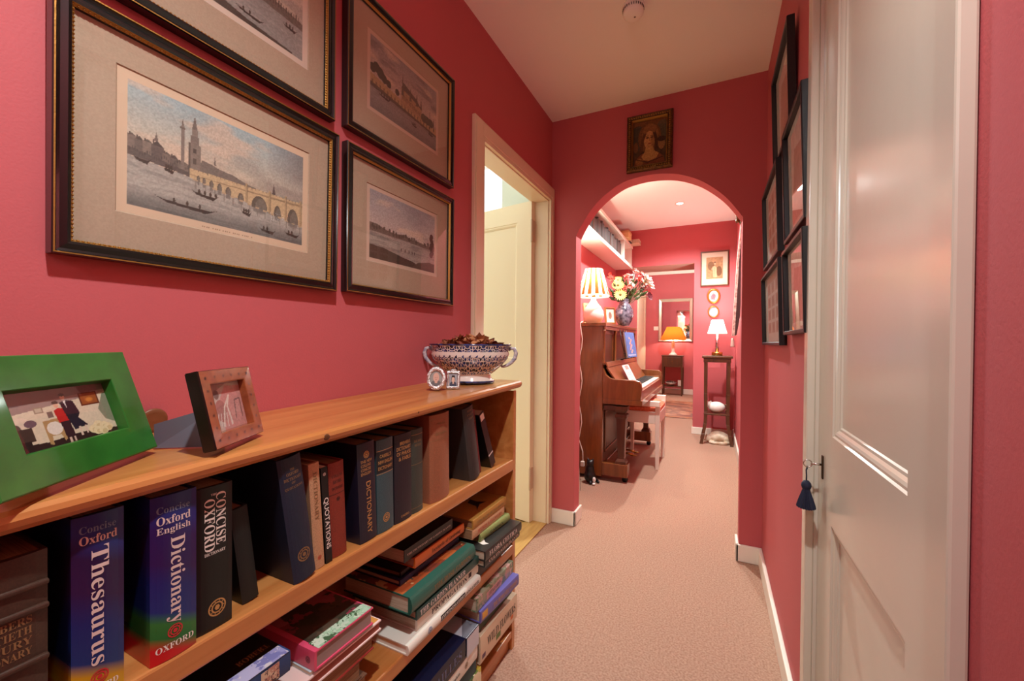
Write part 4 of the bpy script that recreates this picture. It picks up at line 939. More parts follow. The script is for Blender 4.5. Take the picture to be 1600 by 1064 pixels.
# ------------------------------------------------------------------ things on the bookcase
def couple_photo():
    cv = Canvas(180, 110, (214, 200, 172))
    cv.rect(0, .80, 1, 1, (118, 92, 90)); cv.poly([(0, .62), (1, .80), (1, .86), (0, .74)], (150, 126, 118)); cv.poly([(0, .74), (1, .86), (1, 1), (0, 1)], (118, 92, 90))
    cv.rect(.70, .60, .90, .84, (96, 48, 24)); cv.rect(.715, .625, .885, .815, (150, 82, 36)); cv.ell(.80, .70, .05, .05, (216, 140, 60), .8, .8)
    cv.rect(.26, .60, .34, .70, (150, 130, 108)); cv.rect(.275, .615, .325, .685, (190, 176, 150)); cv.rect(.36, .50, .41, .60, (120, 100, 90))
    cv.poly([(0, 0), (0, .16), (.3, .12), (.62, .16), (1, .1), (1, 0)], (52, 30, 28))
    cv.ell(.12, .50, .07, .09, (220, 200, 176)); cv.ell(.20, .46, .05, .06, (110, 84, 92)); cv.ell(.06, .40, .06, .10, (96, 78, 70)); cv.rect(.04, .18, .20, .40, (70, 52, 44)); cv.rect(.02, .02, .16, .2, (44, 28, 26))
    cv.poly([(.30, .46), (.46, .48), (.47, .12), (.44, .08), (.42, .2), (.34, .2), (.33, .06), (.30, .08)], (176, 140, 92)); cv.ell(.385, .32, .07, .11, (224, 216, 200))
    cv.poly([(.425, .60), (.47, .64), (.52, .62), (.535, .40), (.44, .38)], (184, 40, 36)); cv.ell(.462, .695, .024, .048, (216, 168, 138)); cv.ell(.46, .735, .030, .030, (70, 44, 32))
    cv.poly([(.45, .40), (.535, .40), (.55, .10), (.46, .10)], (56, 30, 36))
    cv.poly([(.50, .72), (.56, .75), (.63, .72), (.66, .50), (.62, .40), (.53, .42)], (36, 30, 40)); cv.ell(.545, .81, .024, .05, (218, 172, 142)); cv.ell(.545, .85, .028, .028, (58, 38, 28)); cv.poly([(.535, .75), (.56, .75), (.553, .62)], (228, 222, 214))
    cv.poly([(.53, .42), (.63, .42), (.70, .26), (.62, .24), (.56, .22)], (38, 32, 46)); cv.rect(.60, .10, .62, .26, (214, 190, 170)); cv.rect(.66, .12, .68, .26, (214, 190, 170)); cv.rect(.48, .03, .50, .12, (206, 178, 160)); cv.rect(.52, .04, .54, .12, (206, 178, 160))
    cv.poly([(.86, .5), (.96, .78), (1, .8), (1, .2), (.9, .3)], (110, 120, 96), .8)
    for x, y in ((.74, .16), (.80, .22), (.86, .18), (.78, .12), (.90, .14), (.84, .1)): cv.ell(x, y, .05, .075, (230, 212, 168)); cv.ell(x + .01, y - .02, .03, .04, (210, 186, 140))
    cv.tint(1, 7, .08, 60, 40); return cv
def leaning_frame(name, label, br, u, lean, w, h, t, prof, mis, fm, win, cv, label_photo=None, strut=None, glass=True):
    u = Vector((*u, 0)).normalized(); n = u.cross(Vector((0, 0, 1))).normalized(); a = R(lean)
    up = Vector((0, 0, 1)) * math.cos(a) - n * math.sin(a); nn = u.cross(up)
    org = Vector(br) - u * w
    root = thing(name, label, 'photo frame', frame_of(org, u, up, nn))
    sweep_frame(w, h, prof, mis).build('frame', fm, root)
    MB().box((.001, .001, -.002), (w - .001, h - .001, 0)).build('backing', mat('dark_backing', (30, 28, 30), .7), root)
    picture('photograph', cv, win[2] - win[0], win[3] - win[1], root, prof[-1][1] + .0005, (win[0], win[1]))
    if glass:
        z = prof[-1][1] + .002
        MB().add([(win[0], win[1], z), (win[2], win[1], z), (win[2], win[3], z), (win[0], win[3], z)], [(0, 1, 2, 3)]).build('glass', glass_mat(), root)
    if strut: strut(root, w, h)
    return root
green_lq = mat('green_lacquer', (44, 116, 40), 0.35, noise=(30, (36, 100, 34), (1, 1, 1)), coat=.25)
zt = top_z(.303)
gp = [(0, 0), (0, .014), (.001, .016), (.002, .0165), (.0375, .0165), (.0385, .016), (.040, .004)]
def gstrut(root, w, h):
    MB().add([(w * .4, h * .8, -.003), (w * .6, h * .8, -.003), (w * .62, .0165, -.055), (w * .38, .0165, -.055), (w * .4, h * .8, -.006), (w * .6, h * .8, -.006), (w * .62, .0165, -.058), (w * .38, .0165, -.058)], [(0, 1, 2, 3), (4, 5, 6, 7), (0, 1, 5, 4), (1, 2, 6, 5), (2, 3, 7, 6), (3, 0, 4, 7)]).build('strut', mat('grey_felt', (104, 104, 116), .9), root)
leaning_frame('photo_frame', 'wide green lacquered photo frame with a snapshot of a couple, nearest on the bookcase top', (-.738, .303, zt + .0045), (-.5755, .8178), 18, .215, .146, .016, gp, [0] * 6, [green_lq], (.040, .038, .175, .108), couple_photo(), strut=gstrut)
def sketch_photo():
    cv = Canvas(90, 90, (190, 178, 166)); cv.poly([(.3, 0), (.35, .7), (.55, .95), (1, .9), (1, 0)], (196, 142, 134)); cv.poly([(0, .75), (.6, 1), (0, 1)], (150, 136, 126))
    cv.ell(.25, .78, .08, .1, (120, 104, 96)); cv.ell(.3, .42, .16, .24, (170, 120, 112)); cv.line([(.3, .1), (.42, .5), (.6, .72), (.5, .5), (.55, .1)], .02, (222, 208, 194)); cv.line([(.7, .2), (.75, .6), (.92, .62), (.9, .2)], .015, (130, 96, 92))
    for k in range(5): cv.line([(.12 + .1 * k, .08), (.2 + .08 * k, .36)], .012, (214, 200, 190))
    cv.tint(1, 8, .15); return cv
sp = [(0, 0), (0, .015), (.001, .017), (.019, .0165), (.0205, .016), (.022, .006)]
def sstrut(root, w, h):
    inv = root.matrix_world.inverted(); z = top_z(.378) + .0008
    P = [Vector(p) for p in ((-.752, .318, z), (-.672, .372, z), (-.683, .378, z + .064), (-.752, .318, z + .036))]
    nn_ = (P[1] - P[0]).cross(Vector((0, 0, 1))).normalized() * .0025
    v = [inv @ p for p in P] + [inv @ (p - nn_) for p in P]
    MB().add(v, [(0, 1, 2, 3), (4, 5, 6, 7), (0, 1, 5, 4), (1, 2, 6, 5), (2, 3, 7, 6), (3, 0, 4, 7)]).build('strut', mat('grey_felt', (104, 104, 116), .9), root)
inlay_wood = wood_mat('walnut_veneer', (126, 62, 32), (160, 88, 48), 30, (1, 1, 1), .2, .6)
sf = leaning_frame('photo_frame', 'small square inlaid walnut photo frame with dark sides, next to the green one', (-.698, .434, top_z(.434) + .004), (-.4953, .8687), 13, .123, .114, .017, sp, [0, 0, 1, 1, 1], [mat('ebonised_edge', (26, 18, 14), .3), inlay_wood], (.022, .022, .101, .092), sketch_photo(), strut=sstrut)
mb = MB()
for k in range(6):
    for x, y in ((.011, .012 + k * .018), (.112, .012 + k * .018), (.012 + k * .0198, .011), (.012 + k * .0198, .103)):
        ring(mb, (x - .0016, y - .0016, x + .0016, y + .0016), (x - .0009, y - .0009, x + .0009, y + .0009), .0172, .0172)
mb.build('inlay', mat('dark_inlay', (60, 26, 18), .4), sf)
t = thing('wooden_disc', 'small brown wooden disc leaning on the wall between the two photo frames', 'ornament', frame_of((-.886, .372, top_z(.372) + .0215), (0, 1, 0), (.12, 0, .99), (.99, 0, -.12)))
MB().lathe([(0, 0), (.021, 0), (.022, .003), (.020, .006), (.014, .005), (0, .0065)], 28).build('disc', mat('brown_wood', (120, 72, 44), .4), t)
t.name = 'wooden_disc'

# blue and white footed bowl
bw = bpy.data.materials.new('blue_white_glaze'); bw.use_nodes = True
nt = bw.node_tree; b = nt.nodes['Principled BSDF']; b.inputs['Roughness'].default_value = .12; b.inputs['Coat Weight'].default_value = .5
tc = nt.nodes.new('ShaderNodeTexCoord'); sp_ = nt.nodes.new('ShaderNodeSeparateXYZ'); nt.links.new(tc.outputs['Object'], sp_.inputs[0])
def mth(op, a, b_=None, c=None):
    n = nt.nodes.new('ShaderNodeMath'); n.operation = op
    for i, x in enumerate((a, b_, c)):
        if x is None: continue
        if isinstance(x, (int, float)): n.inputs[i].default_value = x
        else: nt.links.new(x, n.inputs[i])
    return n.outputs[0]
ang = mth('ARCTAN2', mth('MULTIPLY', sp_.outputs[1], 1.42), sp_.outputs[0]); z = sp_.outputs[2]
cmb = nt.nodes.new('ShaderNodeCombineXYZ')
fold = mth('ABSOLUTE', mth('SUBTRACT', mth('FRACT', mth('MULTIPLY', ang, 16 / 6.28318)), .5))
nt.links.new(fold, cmb.inputs[0]); nt.links.new(mth('MULTIPLY', z, 17), cmb.inputs[1])
vo = nt.nodes.new('ShaderNodeTexVoronoi'); vo.inputs['Scale'].default_value = 5.5; vo.feature = 'DISTANCE_TO_EDGE'; nt.links.new(cmb.outputs[0], vo.inputs['Vector'])
leafy = mth('GREATER_THAN', vo.outputs['Distance'], .085)
zz = mth('MULTIPLY', mth('SINE', mth('MULTIPLY', ang, 24)), .006)
mid = mth('MULTIPLY', mth('GREATER_THAN', z, .0885), mth('LESS_THAN', z, .106))         # pale band with small points
pts = mth('GREATER_THAN', mth('ADD', mth('MULTIPLY', mth('ABSOLUTE', mth('SINE', mth('MULTIPLY', ang, 18))), .012), .084), z)
foot = mth('LESS_THAN', z, .030)
edge = mth('MAXIMUM', mth('GREATER_THAN', z, .1265), mth('LESS_THAN', z, .0085))
blue = mth('MULTIPLY', leafy, mth('SUBTRACT', 1.0, mid))
blue = mth('MULTIPLY', blue, mth('SUBTRACT', 1.0, foot))
blue = mth('MAXIMUM', blue, mth('MULTIPLY', mid, mth('MULTIPLY', pts, mth('GREATER_THAN', mth('SINE', mth('MULTIPLY', ang, 36)), .1))))
blue = mth('MAXIMUM', blue, edge)
mx = nt.nodes.new('ShaderNodeMix'); mx.data_type = 'RGBA'; nt.links.new(blue, mx.inputs[0])
mx.inputs[6].default_value = (*srgb((226, 212, 200)), 1)
nz = nt.nodes.new('ShaderNodeTexNoise'); nz.inputs['Scale'].default_value = 55; nt.links.new(tc.outputs['Object'], nz.inputs['Vector'])
rp = nt.nodes.new('ShaderNodeValToRGB'); rp.color_ramp.elements[0].color = (*srgb((22, 24, 48)), 1); rp.color_ramp.elements[1].color = (*srgb((48, 66, 124)), 1); rp.color_ramp.elements[0].position = .42; rp.color_ramp.elements[1].position = .62
nt.links.new(nz.outputs[0], rp.inputs[0]); nt.links.new(rp.outputs[0], mx.inputs[7]); nt.links.new(mx.outputs[2], b.inputs['Base Color'])
by_ = 1.205; bx_ = -.748
ca, sa = math.cos(.4546), math.sin(.4546)
t = thing('footed_bowl', 'blue and white patterned footed bowl with loop handles at the far end of the bookcase', 'bowl', frame_of((bx_, by_, top_z(by_ + .07) + .0015), (ca, sa, 0), (-sa, ca, 0), (0, 0, 1)))
MB().lathe([(0, .012), (.070, .002), (.083, 0), (.084, .008), (.076, .013), (.071, .022), (.070, .029), (.082, .036), (.108, .058), (.128, .082), (.1335, .098), (.130, .110), (.136, .124), (.1405, .128), (.141, .1315), (.136, .131), (.128, .118), (.126, .098), (.11, .066), (.07, .04), (0, .036)], 64, sy=.70).build('bowl', bw, t, fix=True)
hm = mat('blue_white_handle', (208, 198, 196), .15, coat=.5, noise=(90, (120, 124, 150), (1, 1, 1)))
for s in (-1, 1):
    MB().tube([(s * .130, 0, .112), (s * .140, 0, .118), (s * .151, 0, .116), (s * .157, 0, .102), (s * .153, 0, .084), (s * .142, 0, .070), (s * .128, 0, .060), (s * .115, 0, .055), (s * .106, 0, .056)], [.006, .006, .0065, .007, .007, .0065, .006, .005, .004], 10).build('handle', hm, t)
leaf_c = [mat('dry_leaf_brown', (146, 84, 52), .8), mat('dry_leaf_tan', (186, 122, 78), .8), mat('dry_leaf_rust', (128, 62, 40), .8)]
mb = MB(); g = random.Random(4)
for k in range(170):
    rr = math.sqrt(g.random()) * .112; a = g.random() * 6.283
    c = Vector((rr * math.cos(a), rr * math.sin(a) * .68, .112 + .034 * (1 - (rr / .12) ** 2) + g.random() * .006))
    L = .013 + g.random() * .014; M = Matrix.Translation(c) @ Matrix.Rotation(g.random() * 6.3, 4, 'Z') @ Matrix.Rotation(g.uniform(-1.0, 1.0), 4, 'X') @ Matrix.Rotation(g.uniform(-.8, .8), 4, 'Y')
    cu = g.uniform(.15, .5) * L
    mb.add([(-L, 0, cu), (-L * .3, L * .55, cu * .2), (0, 0, 0), (-L * .3, -L * .55, 0), (L * .45, L * .4, .1 * cu), (L, 0, cu), (L * .4, -L * .5, .3 * cu)], [(0, 3, 2, 1), (1, 2, 4), (2, 6, 5, 4), (3, 6, 2)], g.randrange(3), M=M)
po = mb.build('potpourri', leaf_c, None, fix=False); po.matrix_world = t.matrix_world.copy()
tag(po, 'brown dried leaves heaped in the blue and white bowl', 'potpourri', kind='stuff')

silver = mat('chased_silver', (206, 200, 196), .25, 1.0, bump=(260, .8))
def head_photo(bg, hair, skin, top, dark):
    cv = Canvas(60, 72, bg); cv.ell(.5, .1, .42, .30, dark); cv.rect(.4, .2, .6, .4, skin); cv.ell(.5, .56, .24, .30, hair if top else skin)
    cv.ell(.5, .52, .19, .25, skin)
    if top: cv.poly([(.28, .62), (.32, .86), (.68, .86), (.72, .62), (.6, .70), (.4, .72)], hair)
    for x in (.43, .57): cv.ell(x, .55, .025, .02, (60, 40, 36))
    cv.line([(.45, .42), (.55, .42)], .015, (150, 80, 70)); return cv
# oval frame
def tiny_base(x, y, lean, yaw=.4546):
    u = Vector((math.cos(yaw), math.sin(yaw), 0)); n = u.cross(Vector((0, 0, 1))); a = R(lean)
    up = Vector((0, 0, 1)) * math.cos(a) - n * math.sin(a); return frame_of((x, y, top_z(y) + .001), u, up, u.cross(up))
t = thing('miniature_frame', 'tiny oval silver frame with a portrait photo, left one in front of the bowl', 'photo frame', tiny_base(-.742, 1.003, 10))
mb = MB(); n = 40; rg = [(1.0, 0), (1.0, .004), (.96, .006), (.80, .0075), (.66, .006), (.62, .003)]
vs = [(.0285 * k * math.cos(2 * math.pi * i / n), .0365 + .0355 * k * math.sin(2 * math.pi * i / n), z) for k, z in rg for i in range(n)]
mb.add(vs, [(j * n + i, j * n + (i + 1) % n, (j + 1) * n + (i + 1) % n, (j + 1) * n + i) for j in range(len(rg) - 1) for i in range(n)], smooth=False)
mb.build('frame', silver, t)
mb = MB(); mb.add([(.028 * math.cos(2 * math.pi * i / n), .0365 + .035 * math.sin(2 * math.pi * i / n), 0) for i in range(n)], [list(range(n))]); mb.build('backing', black_matte, t)
picture('photograph', head_photo((150, 146, 140), (196, 160, 140), (206, 164, 146), False, (110, 104, 104)), .037, .046, t, .0025, (-.0185, .0135), mask=lambda x, y: (x - .5) ** 2 + (y - .5) ** 2 < .25)
MB().add([(-.004, .05, -.001), (.004, .05, -.001), (.006, .006, -.028), (-.006, .006, -.028)], [(0, 1, 2, 3)]).build('strut', black_matte, t)
t = thing('miniature_frame', 'tiny square silver frame with a child portrait, right one before the bowl', 'photo frame', tiny_base(-.735, 1.046, 10))
sweep_frame(.042, .056, [(0, 0), (0, .004), (.002, .006), (.006, .0065), (.0085, .005), (.009, .002)], [0] * 5).build('frame', silver, t)
MB().ball((.021, .056, .003), (.012, .006, .003), 12, 6).build('crest', silver, t)
MB().box((.001, .001, -.001), (.041, .055, 0)).build('backing', black_matte, t)
picture('photograph', head_photo((160, 156, 160), (54, 40, 38), (222, 182, 160), True, (70, 70, 84)), .024, .038, t, .0025, (.009, .009))
MB().add([(.016, .045, -.001), (.026, .045, -.001), (.028, .006, -.026), (.014, .006, -.026)], [(0, 1, 2, 3)]).build('strut', black_matte, t)

# key with tassel in the cupboard door
kx, ky, kz = .228, CY1 - .003 - .05, .818
t = thing('door_key', 'small silver key with a navy tassel hanging in the white cupboard door', 'key', (kx, ky, kz))
MB().tube([(.008, 0, 0), (-.016, 0, 0)], .0026, 8).build('shank', chrome, t)
MB().tube([(-.022 + .0085 * math.cos(a), .0, .0085 * math.sin(a)) for a in np.linspace(0, 6.2832, 17)], .0016, 6).build('bow', chrome, t)
navy_thread = mat('navy_thread', (26, 30, 56), .8, noise=(200, (16, 18, 38), (40, 40, 1)))
ta = bpy.data.objects.new('tassel', None); COL.objects.link(ta); ta.parent = t; ta['label'] = 'navy thread tassel'
MB().tube([(-.022, .0, -.007), (-.024, .004, -.018), (-.0235, .003, -.03), (-.024, .001, -.042)], .0017, 6).build('cord', navy_thread, ta)
MB().lathe([(0, .012), (.005, .011), (.0095, .005), (.0105, -.001), (.009, -.007), (.0075, -.010), (.0085, -.012), (.0075, -.014)], 24, (-.024, .001, -.053)).build('head', navy_thread, ta)
mb = MB(); n = 40
prof = [(.0072, -.062), (.0095, -.070), (.014, -.084), (.0185, -.100), (.0195, -.106), (.0, -.102)]
vs = []
for r, z in prof:
    for i in range(n):
        a = 2 * math.pi * i / n; q = 1 + (.13 if i % 2 else -.04); vs.append((-.024 + r * q * math.cos(a) * .9, .001 + r * q * math.sin(a), z))
mb.add(vs, [(j * n + i, j * n + (i + 1) % n, (j + 1) * n + (i + 1) % n, (j + 1) * n + i) for j in range(len(prof) - 1) for i in range(n)])
mb.build('skirt', navy_thread, ta)

# ------------------------------------------------------------------ far room: built-in shelves
t = thing('wall_shelves', 'white built-in wall shelves running above the piano', 'shelves', (-1.16, 4.0, 2.05))
wx0, wxf = 0, .21
MB().box((0, -1.45, .0), (wxf, 1.44, .028)).box((wxf, -1.45, -.006), (wxf + .008, 1.44, .034)).build('shelf', white_satin, t, bevel=.002)
MB().box((0, -1.45, .262), (wxf, 1.44, .285)).box((wxf, -1.45, .255), (wxf + .01, 1.44, .290)).build('shelf', white_satin, t, bevel=.002)
for y in (.93, 1.415): MB().box((0, y, .028), (wxf, y + .022, .262)).build('divider', white_satin, t)
t = thing('bookcase', 'narrow white bookcase between the arch and the piano, mostly hidden', 'bookcase', (-1.16, 2.75, 0))
MB().box((0, .24, 0), (.2, .262, 2.05)).build('end_panel', white_satin, t); MB().box((0, -.24, 0), (.2, -.22, 2.05)).build('end_panel', white_satin, t)
for z in (.05, .38, .70, 1.02, 1.34, 1.66, 2.02): MB().box((0, -.22, z), (.2, .24, z + .022)).box((.2, -.24, z - .006), (.208, .262, z + .028)).build('shelf', white_satin, t, bevel=.002)
# books up there
g = random.Random(11); y = 3.30; first = None; cols = [(52, 32, 28), (70, 48, 40), (40, 34, 34), (92, 62, 48), (62, 42, 46), (78, 70, 62)]
k = 0
labs = ['dark', 'brown', 'grey', 'tan', 'plum', 'stone']
while y < 4.86:
    w = .022 + g.random() * .022; hh = .15 + g.random() * .05; ci = k % 6
    r_ = thing('shelved_book', 'old book standing in the row on the white shelf above the piano', 'book', (-1.13, y, 2.0785), 'row of old books above the piano')
    MB().prism([(0, 0), (.155, 0), (.158, w * .5), (.155, w), (0, w), (0, w - .002), (.150, w - .002), (.150, .002), (0, .002)], 0, hh, 'z').build('cover', mat('old_cloth_' + labs[ci], cols[ci], .6), r_)
    MB().box((.002, .0022, .002), (.149, w - .0022, hh - .003)).build('pages', page_dark, r_)
    y += w + .002 + (0.02 if k % 9 == 8 else 0); k += 1
t = thing('box_file', 'buff cardboard box lying on top of the white shelves', 'box', (-1.02, 5.02, 2.341))
MB().box((-.12, -.09, 0), (.12, .09, .075)).build('body', mat('buff_card', (206, 170, 116), .7), t, bevel=.002); MB().box((-.123, -.093, .055), (.123, .093, .08)).build('lid', mat('buff_card_dark', (178, 140, 92), .7), t, bevel=.002)
t = thing('book', 'dark book lying beyond the box on top of the white shelves', 'book', (-1.02, 5.22, 2.341))
MB().box((-.1, -.07, 0), (.1, .07, .004)).box((-.1, -.07, .030), (.1, .07, .034)).box((-.1, -.07, 0), (-.096, .07, .034)).build('cover', black_matte, t); MB().box((-.095, -.067, .004), (.097, .067, .030)).build('pages', page_mat, t)
t = thing('book', 'pale book overhanging the far end of the white shelves', 'book', (-.99, 5.36, 2.341))
MB().box((-.13, -.075, 0), (.15, .085, .004)).box((-.13, -.075, .046), (.15, .085, .05)).box((-.13, -.075, 0), (-.126, .085, .05)).build('cover', mat('pale_card', (222, 190, 160), .6), t); MB().box((-.125, -.072, .004), (.147, .082, .046)).build('pages', page_mat, t)

# ------------------------------------------------------------------ piano
PY0, PY1, PBX, PFX = 3.270, 4.690, -1.13, -.790
t = thing('upright_piano', 'mahogany upright piano with its keyboard open, seen from its left end', 'piano', (-.9, 3.98, 0))
O = Vector((-.9, 3.98, 0))
def pb(name, *boxes, m=mahogany, bev=.003, parent=None):
    mb = MB()
    for lo, hi in boxes: mb.box([a - b for a, b in zip(lo, O)], [a - b for a, b in zip(hi, O)])
    return mb.build(name, m, parent or t, bevel=bev)
for y in (PY0, PY1 - .03): pb('end_panel', ((PBX, y, .03), (PFX, y + .03, 1.235)))
pb('back', ((PBX, PY0 + .03, .05), (PBX + .03, PY1 - .03, 1.235)), m=mahogany_dark)
pb('lid', ((PBX - .0, PY0 - .015, 1.235), (PFX + .025, PY1 + .015, 1.262)), ((PFX + .003, PY0, 1.205), (PFX + .018, PY1, 1.235)))
up_ = pb('upper_panel', ((PFX - .03, PY0 + .03, .90), (PFX - .018, PY1 - .03, 1.21)))
for y0, y1 in ((PY0 + .05, PY0 + .40), (PY0 + .47, PY1 - .47), (PY1 - .40, PY1 - .05)):
    pb('carved_panel', ((PFX - .018, y0, .93), (PFX - .012, y1, 1.17)), m=mahogany_dark, bev=.004)
    pb('panel_bead', ((PFX - .018, y0 - .012, .918), (PFX - .006, y0, 1.182)), ((PFX - .018, y1, .918), (PFX - .006, y1 + .012, 1.182)), ((PFX - .018, y0, 1.17), (PFX - .006, y1, 1.182)), ((PFX - .018, y0, .918), (PFX - .006, y1, .93)))
for y in (PY0 + .01, PY0 + .435, PY1 - .435, PY1 - .01):
    mb = MB().lathe([(.0, 0), (.014, 0), (.014, .02), (.009, .03), (.012, .14), (.010, .25), (.015, .265), (.015, .28), (0, .28)], 12, (PFX + .005 - O.x, y - O.y, .925)); mb.build('pilaster', mahogany, t)
pb('lower_panel', ((PFX - .03, PY0 + .03, .10), (PFX - .018, PY1 - .03, .60)), m=mahogany_dark)
pb('lower_panel_bead', ((PFX - .018, PY0 + .15, .52), (PFX - .008, PY1 - .15, .535)), ((PFX - .018, PY0 + .15, .19), (PFX - .008, PY1 - .15, .205)), ((PFX - .018, PY0 + .15, .205), (PFX - .008, PY0 + .165, .52)), ((PFX - .018, PY1 - .165, .205), (PFX - .008, PY1 - .15, .52)))
pb('bottom_board', ((PFX - .03, PY0 + .03, .02), (PFX - .01, PY1 - .03, .10)))
for y in (PY0, PY1 - .04):      # key cheeks with a rounded front
    pts = [(PFX, .655), (-.497, .655), (-.490, .70), (-.488, .75), (-.494, .785), (-.508, .802), (-.53, .809), (-.70, .812), (-.735, .82), (-.765, .845), (PFX, .90)]
    MB().prism([(a - O.x, b_) for a, b_ in pts], y - O.y, y + .04 - O.y, 'y').build('cheek', mahogany, t, bevel=.003)
pb('key_bed', ((PFX, PY0, .615), (-.483, PY1, .655)))
pb('key_slip', ((-.520, PY0 + .04, .655), (-.498, PY1 - .04, .722)), m=mahogany)
ky = MB(); y = PY0 + .07; wk = (PY1 - PY0 - .14) / 52
for i in range(52): ky.box((-.655 - O.x, y + i * wk + .0006 - O.y, .70), (-.512 - O.x, y + (i + 1) * wk - .0006 - O.y, .738))
kb = ky.build('white_keys', mat('ivory', (226, 214, 196), .3), t, bevel=.0008)
bk = MB()
for i in range(51):
    if i % 7 in (0, 2, 3, 5, 6): bk.box((-.655 - O.x, y + (i + 1) * wk - .006 - O.y, .738), (-.562 - O.x, y + (i + 1) * wk + .006 - O.y, .749))
bk.build('black_keys', black_matte, t, bevel=.001)
pb('key_block', ((-.66, PY0 + .04, .70), (-.51, PY0 + .07, .752))); pb('key_block', ((-.66, PY1 - .07, .70), (-.51, PY1 - .04, .752)))
# open fallboard: two leaves leaning back
mb = MB().prism([(-.665 - O.x, .745), (-.655 - O.x, .75), (-.765 - O.x, .905), (-.775 - O.x, .895)], PY0 + .045 - O.y, PY1 - .045 - O.y, 'y'); mb.build('fallboard', mahogany, t, bevel=.002)
mb = MB().prism([(-.765 - O.x, .898), (-.757 - O.x, .905), (-.772 - O.x, .945), (-.782 - O.x, .94)], PY0 + .045 - O.y, PY1 - .045 - O.y, 'y'); mb.build('fallboard_flap', mahogany, t, bevel=.002)
for yc in (PY0 + .045, PY1 - .045):
    s_ = MB(); c = lambda z, h: ((-.645 - O.x, yc - O.y, z), (h, h))
    for (z0, h0), (z1, h1) in zip([(.145, .042), (.165, .040), (.185, .026), (.20, .024), (.50, .036), (.515, .046), (.535, .046), (.545, .034), (.575, .05)], [(.165, .040), (.185, .026), (.20, .024), (.50, .036), (.515, .046), (.535, .046), (.545, .034), (.575, .05), (.60, .05)]):
        s_.taper(*c(z0, h0), *c(z1, h1))
    s_.build('leg', mahogany_dark, t)
    pb('toe_block', ((PFX, yc - .05, .045), (-.590, yc + .05, .145)), m=mahogany, bev=.005)
    MB().tube([(-.615 - O.x, yc - .015 - O.y, .022), (-.615 - O.x, yc + .015 - O.y, .022)], .022, 16).box((-.632 - O.x, yc - .02 - O.y, .03), (-.60 - O.x, yc + .02 - O.y, .046)).build('castor', black_matte, t)
    pb('key_bed_bracket', ((PFX, yc - .02, .56), (-.60, yc + .02, .60)), m=mahogany_dark)
for y in (3.92, 4.04): 
    MB().tube([(PFX - .02 - O.x, y - O.y, .075), (-.70 - O.x, y - O.y, .07), (-.66 - O.x, y - O.y, .06)], [.008, .009, .014], 10).ball((-.652 - O.x, y - O.y, .058), (.03, .017, .008), 12, 6).build('pedal', brass, t)
# wire music stand, blue music book, sheet of music
t = thing('music_stand', 'black wire music desk standing on the piano keyboard flap', 'music stand', (-.735, 3.95, .953))
for y in (-.14, 0, .14): MB().tube([(-.03, y, .27), (-.012, y, .15), (.022, y, .012), (.05, y, .008), (.054, y, .03)], .004, 6).build('upright', black_matte, t)
MB().tube([(.035, -.18, .008), (.035, .18, .008)], .004, 6).tube([(.012, -.16, .05), (.012, .16, .05)], .003, 6).build('ledge', black_matte, t)
MB().tube([(.022, -.1, .012), (-.01, -.11, -.004), (-.03, -.1, -.006)], .004, 6).tube([(.022, .1, .012), (-.01, .11, -.004), (-.03, .1, -.006)], .004, 6).build('foot', black_matte, t)
def music_cover():
    cv = Canvas(60, 80, (96, 124, 186)); cv.tint(1, 5, .2, 8, 10)
    for k in range(9): cv.ell(.5 + .1 * math.sin(k * 2.1), .2 + .07 * k, .07, .04, (226, 170, 140), .9)
    cv.rect(.1, .06, .9, .12, (210, 210, 220), .6); cv.line([(.35, .3), (.6, .7)], .02, (200, 120, 110)); return cv
d_ = Vector((.10, .95, 0)).normalized(); upv = Vector((-.16, 0, 1)).normalized(); nv = d_.cross(upv).normalized(); upv = nv.cross(d_)
t = thing('music_book', 'blue covered music book propped on the piano music stand', 'music book', frame_of((-.703, 3.81, .966), d_, upv, nv))
MB().box((0, 0, 0), (.30, .235, .012)).build('pages', mat('grey_pages', (150, 128, 120), .7), t)
picture('cover', music_cover(), .30, .235, t, .0125)
def score():
    cv = Canvas(70, 80, (236, 226, 218))
    for k in range(7):
        y = .12 + k * .08
        for j in range(5): cv.rect(.08, y + j * .009, .92, y + j * .009 + .004, (150, 140, 140))
        for j in range(12): cv.ell(.12 + j * .065, y + .02 + .012 * math.sin(j * 3 + k), .014, .012, (70, 64, 66))
    cv.rect(.3, .72, .8, .95, (200, 120, 112), .8); return cv
d_ = Vector((.03, 1, 0)).normalized(); upv = Vector((-.52, 0, 1)).normalized(); nv = d_.cross(upv).normalized(); upv = nv.cross(d_)
t = thing('sheet_music', 'white sheet of music leaning on the open piano keyboard flap', 'sheet music', frame_of((-.633, 3.62, .7525), d_, upv, nv))
MB().box((0, 0, .0), (.25, .17, .002)).build('sheet', mat('white_pages', (232, 226, 212), .6), t); picture('printed_page', score(), .25, .17, t, .0025)

